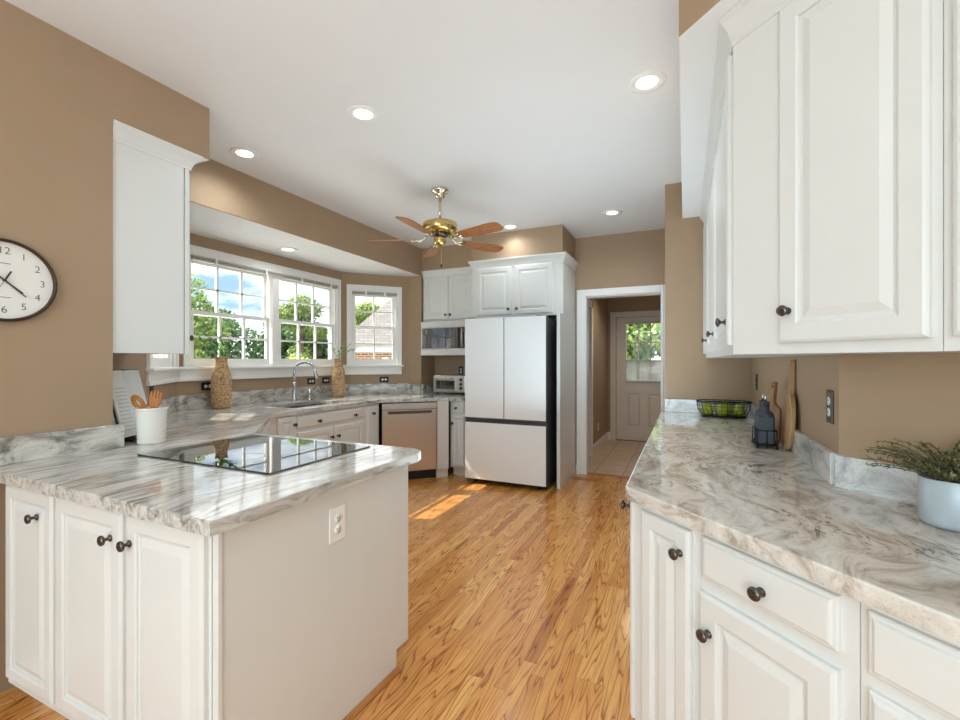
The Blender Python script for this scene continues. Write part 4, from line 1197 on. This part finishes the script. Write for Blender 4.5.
for s in (-1, 1):
    mb = MB()
    pts = [(0.0, -0.008), (s * 0.02, -0.019), (s * 0.06, -0.021), (s * 0.118, -0.014), (s * 0.118, -0.006), (0.0, -0.006)]
    mb.prism(pts, 0.006, 0.358); bmesh.ops.transform(mb.bm, matrix=T, verts=mb.bm.verts[:])
    pg = mb.build('pages', M['paper'], t)
    mb = MB()
    if s > 0:
        mb.box((0.03, -0.0216, 0.03), (0.105, -0.0175, 0.16), mat=T)
        mb.build('printed_photo', M['acacia'], pg)
    else:
        for k in range(12): mb.box((-0.10, -0.0212, 0.04 + k * 0.02), (-0.03, -0.0185, 0.044 + k * 0.02), mat=T)
        mb.build('printed_lines', M['blind'], pg)

# ------------------------------------------------------------------ woven vases and sprigs
def weave(a, z): return 0.0032 * (1 if math.sin(26 * a + (PI if int(z / 0.0125) % 2 else 0)) > 0 else -1) * abs(math.sin(PI * z / 0.0125)) ** 0.6
def vase(loc, label, r, h):
    t = thing('woven_vase', label, 'vase', loc, 0, 'woven bottle vases')
    pr = [(0, 0.002), (0.78, 0.002), (0.9, 0.02), (0.97, 0.15), (1.0, 0.35), (0.99, 0.58), (0.90, 0.68), (0.70, 0.78), (0.57, 0.86), (0.55, 0.93), (0.60, 1.0)]
    prof = []
    for i in range(1, len(pr) - 1 + 1):
        n = max(1, int((pr[i][1] - pr[i - 1][1]) * h / 0.003))
        for k in range(n):
            f = k / n; prof.append((r * (pr[i - 1][0] * (1 - f) + pr[i][0] * f), h * (pr[i - 1][1] * (1 - f) + pr[i][1] * f)))
    prof.append((r * 0.60, h)); prof.append((r * 0.50, h)); prof.append((r * 0.48, h * 0.93)); prof.append((0, h * 0.92))
    mb = MB(); mb.lathe(prof, (0, 0, 0), 156, disp=lambda a, z: weave(a, z) if z > 0.004 and z < h * 0.99 else 0)
    mb.build('basket_body', M['wicker'], t)
    mb = MB()
    for rr in (0.585, 0.60):
        mb.tube([(r * rr * math.cos(2 * PI * k / 30), r * rr * math.sin(2 * PI * k / 30), h - 0.004) for k in range(31)], 0.005, 8)
    mb.build('rim', M['wicker'], t)
    return t
def leaf(bm, p, d, up, ln, wd):
    d = d.normalized(); s = d.cross(up)
    if s.length < 1e-3: s = d.cross(Vector((1, 0, 0)))
    s.normalize(); n = s.cross(d)
    a = bm.verts.new(p); b = bm.verts.new(p + d * ln * 0.45 + s * wd / 2 + n * ln * 0.06); c = bm.verts.new(p + d * ln + n * -ln * 0.05); e = bm.verts.new(p + d * ln * 0.45 - s * wd / 2 + n * ln * 0.06)
    mid = bm.verts.new(p + d * ln * 0.5)
    for q in ((a, b, mid), (b, c, mid), (c, e, mid), (e, a, mid)):
        f = bm.faces.new(q); f.smooth = True
def sprig(loc, label, dirs, ll, lw, nl, seed):
    rnd = random.Random(seed)
    t = thing('leafy_sprig', label, 'sprig', loc, 0, 'leafy sprigs in the woven vases')
    for (vx, vy, vz) in dirs:
        end = Vector((vx, vy, vz)); pts = []
        for k in range(7):
            f = k / 6
            pts.append(Vector((vx * f ** 1.5, vy * f ** 1.5, vz * (f ** 0.8) - 0.025 * (1 - f))))
        mb = MB(); mb.tube(pts, [0.0025] * 5 + [0.0018, 0.001], 6); st = mb.build('stem', M['leaf_vase'], t)
        mb = MB()
        for k in range(nl):
            f = 0.25 + 0.75 * k / (nl - 1); i = min(5, int(f * 6)); p = pts[i].lerp(pts[i + 1], f * 6 - i)
            tan = (pts[i + 1] - pts[i]).normalized()
            d = tan * 0.5 + Vector((rnd.uniform(-1, 1), rnd.uniform(-1, 1), rnd.uniform(-0.5, 0.8)))
            leaf(mb.bm, p, d, Vector((rnd.uniform(-.3, .3), rnd.uniform(-.3, .3), 1)), ll * rnd.uniform(0.7, 1.1), lw)
        mb.build('leaves', M['leaf_vase'], st, fix=False)
vase((-3.72, 2.665, CT), 'woven seagrass bottle vase standing nearest the wall cabinet', 0.079, 0.452)
sprig((-3.72, 2.665, CT + 0.447), 'green leafy sprig in the woven vase nearest the wall cabinet', [(0.04, -0.25, 0.15), (0.03, -0.11, 0.17), (-0.02, 0.03, 0.15), (0.02, 0.13, 0.11), (0.06, -0.17, 0.09), (0.05, 0.06, 0.08)], 0.068, 0.028, 15, 3)
vase((-3.68, 4.09, CT), 'woven seagrass bottle vase in the bay corner beside the faucet handle', 0.076, 0.44)
sprig((-3.68, 4.09, CT + 0.435), 'sparse airy sprig in the woven vase in the bay corner', [(0.02, 0.16, 0.16), (0.0, -0.10, 0.11), (0.03, 0.28, 0.14), (0.02, 0.05, 0.2)], 0.055, 0.022, 8, 9)

# ------------------------------------------------------------------ fruit basket and pears
t = thing('fruit_basket', 'low black wire basket holding green pears at the partition wall', 'basket', (0.258, 3.77, CT))
def oval(rx, ry, z, n=40): return [(rx * math.cos(2 * PI * k / n), ry * math.sin(2 * PI * k / n), z) for k in range(n + 1)]
mb = MB(); mb.tube(oval(0.18, 0.11, 0.118), 0.004, 8, cap=False); mb.tube(oval(0.177, 0.107, 0.108), 0.003, 8, cap=False); mb.build('rim', M['wire'], t)
mb = MB()
for k in range(30):
    a = 2 * PI * k / 30
    mb.tube([(0.18 * math.cos(a), 0.11 * math.sin(a), 0.118), (0.172 * math.cos(a), 0.102 * math.sin(a), 0.06), (0.145 * math.cos(a), 0.085 * math.sin(a), 0.012)], 0.0016, 5)
for (f, z) in ((0.985, 0.085), (0.95, 0.055), (0.88, 0.03)):
    mb.tube(oval(0.18 * f, 0.11 * f, z), 0.0016, 5, cap=False)
mb.build('wire_sides', M['wire'], t)
mb = MB(); mb.lathe([(0, 0.0), (1.0, 0.0), (1.05, 0.006), (1.0, 0.012), (0, 0.012)], (0, 0, 0), 40)
bmesh.ops.transform(mb.bm, matrix=Matrix.Diagonal((0.145, 0.085, 1, 1)), verts=mb.bm.verts[:]); mb.build('base', M['wire'], t)
pears = [(-0.105, -0.012, 'green pear at the aisle end of the wire basket', 20), (-0.012, -0.045, 'speckled green pear in the middle front of the wire basket', 100), (0.02, 0.045, 'green pear at the back of the wire basket', 190), (0.10, -0.012, 'green pear at the wall corner end of the wire basket', 300)]
for (px, py, lb, rz) in pears:
    t = thing('pear', lb, 'pear', (0.258 + px, 3.77 + py, CT + 0.0125), math.radians(rz), 'green pears in the wire basket')
    mb = MB(); mb.lathe([(0, 0.002), (0.02, 0.0), (0.036, 0.012), (0.042, 0.034), (0.038, 0.056), (0.028, 0.074), (0.018, 0.09), (0.008, 0.098), (0, 0.097)], (0, 0, 0), 24, disp=lambda a, z: 0.0015 * math.sin(3 * a + 30 * z)); mb.build('body', M['pear'], t)
    mb = MB(); mb.tube([(0, 0, 0.094), (0.003, 0, 0.105), (0.008, 0.002, 0.116)], 0.0016, 6); mb.build('stem', M['bark'], t)

# ------------------------------------------------------------------ cutting boards
def board(name, label, loc, rotz, w, bh, hh, mat, lean, shape, th=0.02):
    t = thing(name, label, 'cutting board', loc, rotz, 'wooden cutting boards')
    m4 = Matrix.Rotation(math.radians(-lean), 4, 'X') @ Matrix.Rotation(PI / 2, 4, 'X')
    pts = []
    n = 10
    hw = 0.016
    if shape == 'oval':
        for k in range(n * 2 + 1):
            a = -PI / 2 + PI * k / (n * 2)
            pts.append((w / 2 * math.cos(a), bh / 2 + bh / 2 * math.sin(a)))
        right = [p for p in pts if p[1] < bh * 0.98]
    else:
        right = [(0.0, 0)] + [(w / 2 - 0.03 + 0.03 * math.sin(PI / 2 * k / 5), 0.03 - 0.03 * math.cos(PI / 2 * k / 5)) for k in range(6)] + [(w / 2, bh * 0.7)] + [(hw + (w / 2 - hw) * math.cos(PI / 2 * k / 6), bh * 0.7 + bh * 0.26 * math.sin(PI / 2 * k / 6)) for k in range(1, 6)]
    outl = right + [(hw, bh + 0.01), (hw, bh + hh - 0.012), (hw * 0.6, bh + hh)]
    full = outl + [(-x, y) for x, y in outl[::-1] if abs(x) > 1e-6]
    hole = [(0.006 * math.cos(2 * PI * k / 10), bh + hh - 0.025 + 0.006 * math.sin(2 * PI * k / 10)) for k in range(10)]
    mb = MB(); mb.prism(full, 0, th, bev=0.003, holes=[hole]); bmesh.ops.transform(mb.bm, matrix=m4, verts=mb.bm.verts[:])
    mb.build('board', mat, t)
    return t
board('cutting_board', 'tall pale striped cutting board with a long handle leaning on the taupe wall', (0.438, 2.50, CT), -PI / 2, 0.20, 0.27, 0.15, M['pale_board'], 3.2, 'oval', 0.019)
board('cutting_board', 'small dark brown cutting board with a short handle in front of the pale striped one', (0.396, 2.715, CT), math.radians(-66), 0.16, 0.20, 0.11, M['acacia'], 6, 'paddle', 0.016)

# ------------------------------------------------------------------ oil bottles in their caddy
t = thing('bottle_caddy', 'black wire caddy holding two slate bottles on the swirled counter', 'caddy', (0.352, 2.575, CT))
mb = MB(); mb.box((-0.04, -0.08, 0.010), (0.04, 0.08, 0.014)); mb.build('tray', M['wire'], t)
mb = MB()
for z in (0.022, 0.085):
    mb.tube([(-0.04, -0.08, z), (0.04, -0.08, z), (0.04, 0.08, z), (-0.04, 0.08, z), (-0.04, -0.08, z)], 0.003, 6)
for (x, y) in ((-0.04, -0.08), (0.04, -0.08), (0.04, 0.08), (-0.04, 0.08), (-0.04, 0), (0.04, 0), (0, -0.08)):
    mb.tube([(x, y, 0.004), (x, y, 0.085)], 0.003, 6)
mb.build('wire_frame', M['wire'], t)
for (x, y) in ((-0.04, -0.08), (0.04, -0.08), (0.04, 0.08), (-0.04, 0.08)):
    mb = MB(); mb.lathe([(0, 0), (0.006, 0.001), (0.007, 0.006), (0.004, 0.011), (0, 0.012)], (x, y, 0), 10); mb.build('foot', M['wire'], t)
for (y, lb) in ((-0.038, 'slate oil bottle nearer the camera in the wire caddy'), (0.038, 'slate oil bottle farther from the camera in the wire caddy')):
    t = thing('oil_bottle', lb, 'bottle', (0.352, 2.575 + y, CT + 0.0145), 0, 'slate oil bottles')
    mb = MB()
    mb.box((-0.0345, -0.0345, 0.0), (0.0345, 0.0345, 0.14), bev=0.010, seg=3)
    mb.lathe([(0.0345, 0.134), (0.034, 0.144), (0.029, 0.154), (0.020, 0.160), (0.0165, 0.168), (0.016, 0.19), (0.0, 0.19)], (0, 0, 0), 24)
    mb.build('body', M['bottle'], t)
    mb = MB(); mb.lathe([(0, 0.189), (0.017, 0.189), (0.017, 0.205), (0.008, 0.207), (0.0, 0.207)], (0, 0, 0), 20); mb.build('stopper', M['bottle'], t)
    mb = MB(); mb.tube([(0, 0, 0.205), (0, 0, 0.226), (-0.003, 0, 0.238)], [0.005, 0.004, 0.0032], 10); mb.build('spout', M['chrome'], t)

# ------------------------------------------------------------------ potted plant
t = thing('potted_plant', 'blue-grey ceramic pot of trailing olive foliage by the angled backsplash', 'plant', (0.612, 1.522, CT))
mb = MB(); mb.lathe([(0, 0), (0.052, 0), (0.060, 0.004), (0.064, 0.014), (0.065, 0.06), (0.064, 0.118), (0.0625, 0.1205), (0.061, 0.118), (0.060, 0.097), (0, 0.096)], (0, 0, 0), 44); mb.build('pot', M['pot'], t)
mb = MB(); mb.lathe([(0.0605, 0.098), (0.03, 0.102), (0, 0.104)], (0, 0, 0), 24); mb.build('soil', M['bark'], t)
rnd = random.Random(21)
cr = Vector((math.cos(rt), math.sin(rt), 0)); cf = Vector((-math.sin(rt), math.cos(rt), 0))
stems = [(-0.185, 0.01, 0.105), (-0.175, 0.02, 0.06), (-0.12, 0.04, 0.10), (-0.10, 0.0, 0.065), (-0.06, 0.05, 0.10), (-0.04, -0.03, 0.085), (0.0, 0.04, 0.08), (0.05, 0.03, 0.12), (0.08, -0.02, 0.13), (0.12, 0.03, 0.11), (0.15, 0.0, 0.08), (-0.14, -0.02, 0.075), (-0.08, -0.05, 0.05), (0.03, -0.05, 0.07), (0.09, 0.04, 0.10), (-0.02, 0.02, 0.06), (-0.15, 0.03, 0.085), (0.06, -0.04, 0.09)]
mbs = MB(); mbl = MB()
for (a, b, h) in stems:
    for rep in range(4):
        e = cr * (a + rnd.uniform(-0.03, 0.03)) + cf * (b + rnd.uniform(-0.03, 0.03))
        p0 = cr * rnd.uniform(-0.03, 0.03) + cf * rnd.uniform(-0.03, 0.03)
        hh = h * rnd.uniform(0.8, 1.1)
        pts = [p0 + (e - p0) * (k / 6) ** 1.15 + Vector((0, 0, 0.098 + hh * math.sin(PI / 2 * min(1, k / 6 * 1.0)) )) for k in range(7)]
        mbs.tube(pts, [0.0013] * 6 + [0.0006], 5)
        for k in range(34):
            f = 0.12 + 0.88 * k / 33; i = min(5, int(f * 6)); p = pts[i].lerp(pts[i + 1], f * 6 - i)
            tan = (pts[i + 1] - pts[i]).normalized()
            leaf(mbl.bm, p, tan * 0.9 + Vector((rnd.uniform(-1, 1), rnd.uniform(-1, 1), rnd.uniform(-0.7, 0.9))), Vector((rnd.uniform(-.5, .5), rnd.uniform(-.5, .5), 1)), rnd.uniform(0.010, 0.017), 0.0055)
mbs.build('stems', M['bark'], t)
mbl.build('foliage', M['leaf_pot'], t, fix=False)

# ------------------------------------------------------------------ floor register
t = thing('floor_register', 'small wooden floor vent in front of the doorway', 'vent', (-1.03, 5.10, 0))
mb = MB()
for (a, b) in (((-0.13, -0.05), (0.13, -0.038)), ((-0.13, 0.038), (0.13, 0.05)), ((-0.13, -0.038), (-0.115, 0.038)), ((0.115, -0.038), (0.13, 0.038))): mb.box((a[0], a[1], 0.0), (b[0], b[1], 0.006))
mb.build('frame', M['shoe'], t)
mb = MB()
for k in range(11): mb.box((-0.108 + k * 0.021, -0.038, 0.0005), (-0.100 + k * 0.021, 0.038, 0.005))
mb.build('louvres', M['shoe'], t)

# ------------------------------------------------------------------ outside
G = -1.2
mb = MB(); mb.prism([(-70, -30), (-4.3, -30), (-4.3, 60), (-70, 60)], G - 0.2, G)
mb2 = MB(); mb2.prism([(-10.5, -4), (-4.3, -4), (-4.3, 6.5), (-10.5, 6.5)], G, G + 0.03)  # added slab, out of view, reflects daylight up into the bay
struct(mb2.build('ground_bounce_slab', M['siding']), 'unseen pale slab added outside to bounce light onto the bay ceiling', 'reflector')
struct(mb.build('ground_lawn', M['lawn']), 'green lawn outside the bay window', 'lawn')
mb = MB(); mb.prism([(-4.3, 8.2), (12, 8.2), (12, 30), (-4.3, 30)], -0.4, -0.2)
struct(mb.build('ground_yard', M['lawn']), 'green yard outside the hall door', 'lawn')

def tree(name, label, x, y, base, height, spread, mat, n, lsize, seed, group, trunk=0.12, low=0.25, cat='tree'):
    rnd = random.Random(seed)
    t = thing(name, label, cat, (x, y, base), 0, group)
    mb = MB()
    mb.tube([(0, 0, 0), (0.05, 0.03, height * 0.4), (0, 0, height * 0.75)], [trunk, trunk * 0.7, trunk * 0.25], 8)
    for k in range(5):
        a = rnd.uniform(0, 2 * PI)
        mb.tube([(0.03, 0.02, height * (0.3 + 0.08 * k)), (spread * 0.55 * math.cos(a), spread * 0.55 * math.sin(a), height * (0.5 + 0.08 * k))], [trunk * 0.4, trunk * 0.1], 6)
    mb.build('trunk', M['bark'], t)
    blobs = []
    for k in range(11):
        a = rnd.uniform(0, 2 * PI); r = spread * rnd.uniform(0.1, 0.7); hz = height * rnd.uniform(low + 0.1, 0.82)
        blobs.append((Vector((r * math.cos(a), r * math.sin(a), hz)), spread * rnd.uniform(0.3, 0.48)))
    blobs.append((Vector((0, 0, height * 0.8)), min(spread * 0.45, height * 0.2)))
    verts = []; faces = []
    for i in range(n):
        c, r = rnd.choice(blobs)
        d = Vector((rnd.gauss(0, 1), rnd.gauss(0, 1), rnd.gauss(0, 1))).normalized()
        p = c + Vector((d.x * r, d.y * r, d.z * r * 0.8)) * rnd.uniform(0.75, 1.08)
        if p.z < 0.05: p.z = 0.05 + rnd.random() * 0.2
        u = Vector((rnd.gauss(0, 1), rnd.gauss(0, 1), rnd.gauss(0, 1))).normalized(); w = u.cross(d)
        if w.length < 1e-3: continue
        w.normalize(); s = lsize * rnd.uniform(0.6, 1.3)
        k = len(verts)
        verts += [p - u * s, p + w * s * 0.5, p + u * s, p - w * s * 0.5]
        faces.append((k, k + 1, k + 2, k + 3))
    me = bpy.data.meshes.new('foliage'); me.from_pydata([tuple(v) for v in verts], [], faces); me.materials.append(mat)
    o = bpy.data.objects.new('foliage', me); COL.objects.link(o); o.parent = t
    return t
gt = 'trees seen through the bay window'
tree('tree', 'loose green tree rising against the sky at the cabinet side of the wide window', -19.5, 12.3, G, 7.0, 1.9, M['leaf_tree'], 4600, 0.10, 1, gt)
tree('tree', 'dark shaded tree low behind the woven vase in the wide window', -23.2, 16.3, G, 5.4, 2.3, M['leaf_shaded'], 6000, 0.12, 2, gt)
tree('tree', 'dark shaded tree low beside the centre post of the wide window', -18.5, 18.4, G, 5.0, 1.9, M['leaf_shaded'], 3800, 0.15, 3, gt)
tree('tree', 'tall sunlit tree just past the centre post of the wide window', -15.4, 14.8, G, 6.2, 1.3, M['leaf_tree'], 6000, 0.09, 4, gt, low=0.1)
tree('tree', 'tall sunlit tree at the microwave side of the wide window', -13.9, 17.1, G, 6.0, 1.2, M['leaf_tree'], 6000, 0.09, 5, gt, low=0.1)
tree('tree', 'dark tree behind the two tall sunlit trees', -19.0, 24.5, G, 6.4, 2.6, M['leaf_shaded'], 4200, 0.15, 6, gt)
tree('tree', 'small yellow-green tree above the roof line in the narrow window', -15.5, 20.0, G, 6.3, 1.6, M['leaf_lime'], 3600, 0.12, 7, gt)
tree('tree', 'far dark tree behind the two sunlit trees, beside the centre post of the wide window', -25.5, 22.8, G, 6.2, 2.6, M['leaf_shaded'], 5200, 0.2, 11, gt)
tree('tree', 'far dark tree at the cabinet-side edge of the wide window', -29.7, 19.8, G, 6.4, 2.5, M['leaf_shaded'], 4200, 0.17, 12, gt)
tree('shrub', 'bright lime shrub at the bottom of the wide window past the centre post', -9.3, 8.75, G, 2.95, 0.75, M['leaf_lime'], 2200, 0.07, 8, None, trunk=0.05, low=0.05, cat='shrub')
for k, (x, y) in enumerate(((-1.2, 11.2), (0.9, 11.6))):
    tree('shrub', ('leafy green shrub outside the hall door, behind its hinge side panes', 'leafy green shrub outside the hall door, behind its latch side panes')[k], x, y, -0.2, 3.6, 1.15, M['leaf_tree'], 3600, 0.09, 30 + k, 'shrubs outside the hall door', low=0.0, cat='shrub')

# neighbouring brick house
hd = Vector((0.80, 0.60))
t = thing('house', 'brick house with a grey shingle roof outside the narrow window', 'house', (-9.55, 10.6, G), math.atan2(hd.y, hd.x))
HW, HDp, EV = 9.0, 5.4, 3.0
mb = MB(); mb.box((0.25, 0.25, 0), (HW - 0.25, HDp - 0.25, EV - 0.18)); mb.build('brick_walls', M['brick'], t)
mb = MB(); mb.box((0.0, 0.0, EV - 0.20), (HW, HDp, EV)); mb.build('fascia', M['siding'], t)
mb = MB()
v = [mb.bm.verts.new(p) for p in ((-0.1, -0.1, EV), (HW + 0.1, -0.1, EV), (HW + 0.1, HDp + 0.1, EV), (-0.1, HDp + 0.1, EV), (2.4, HDp / 2, EV + 2.5), (HW - 2.6, HDp / 2, EV + 2.5))]
for q in ((0, 1, 5, 4), (1, 2, 5), (2, 3, 4, 5), (3, 0, 4), (3, 2, 1, 0)): mb.bm.faces.new([v[i] for i in q])
mb.build('roof', M['shingle'], t)
mb = MB(); mb.box((1.3, 0.2, EV - 0.75), (1.5, 0.26, EV - 0.35)); mb.build('vent', M['siding'], t)
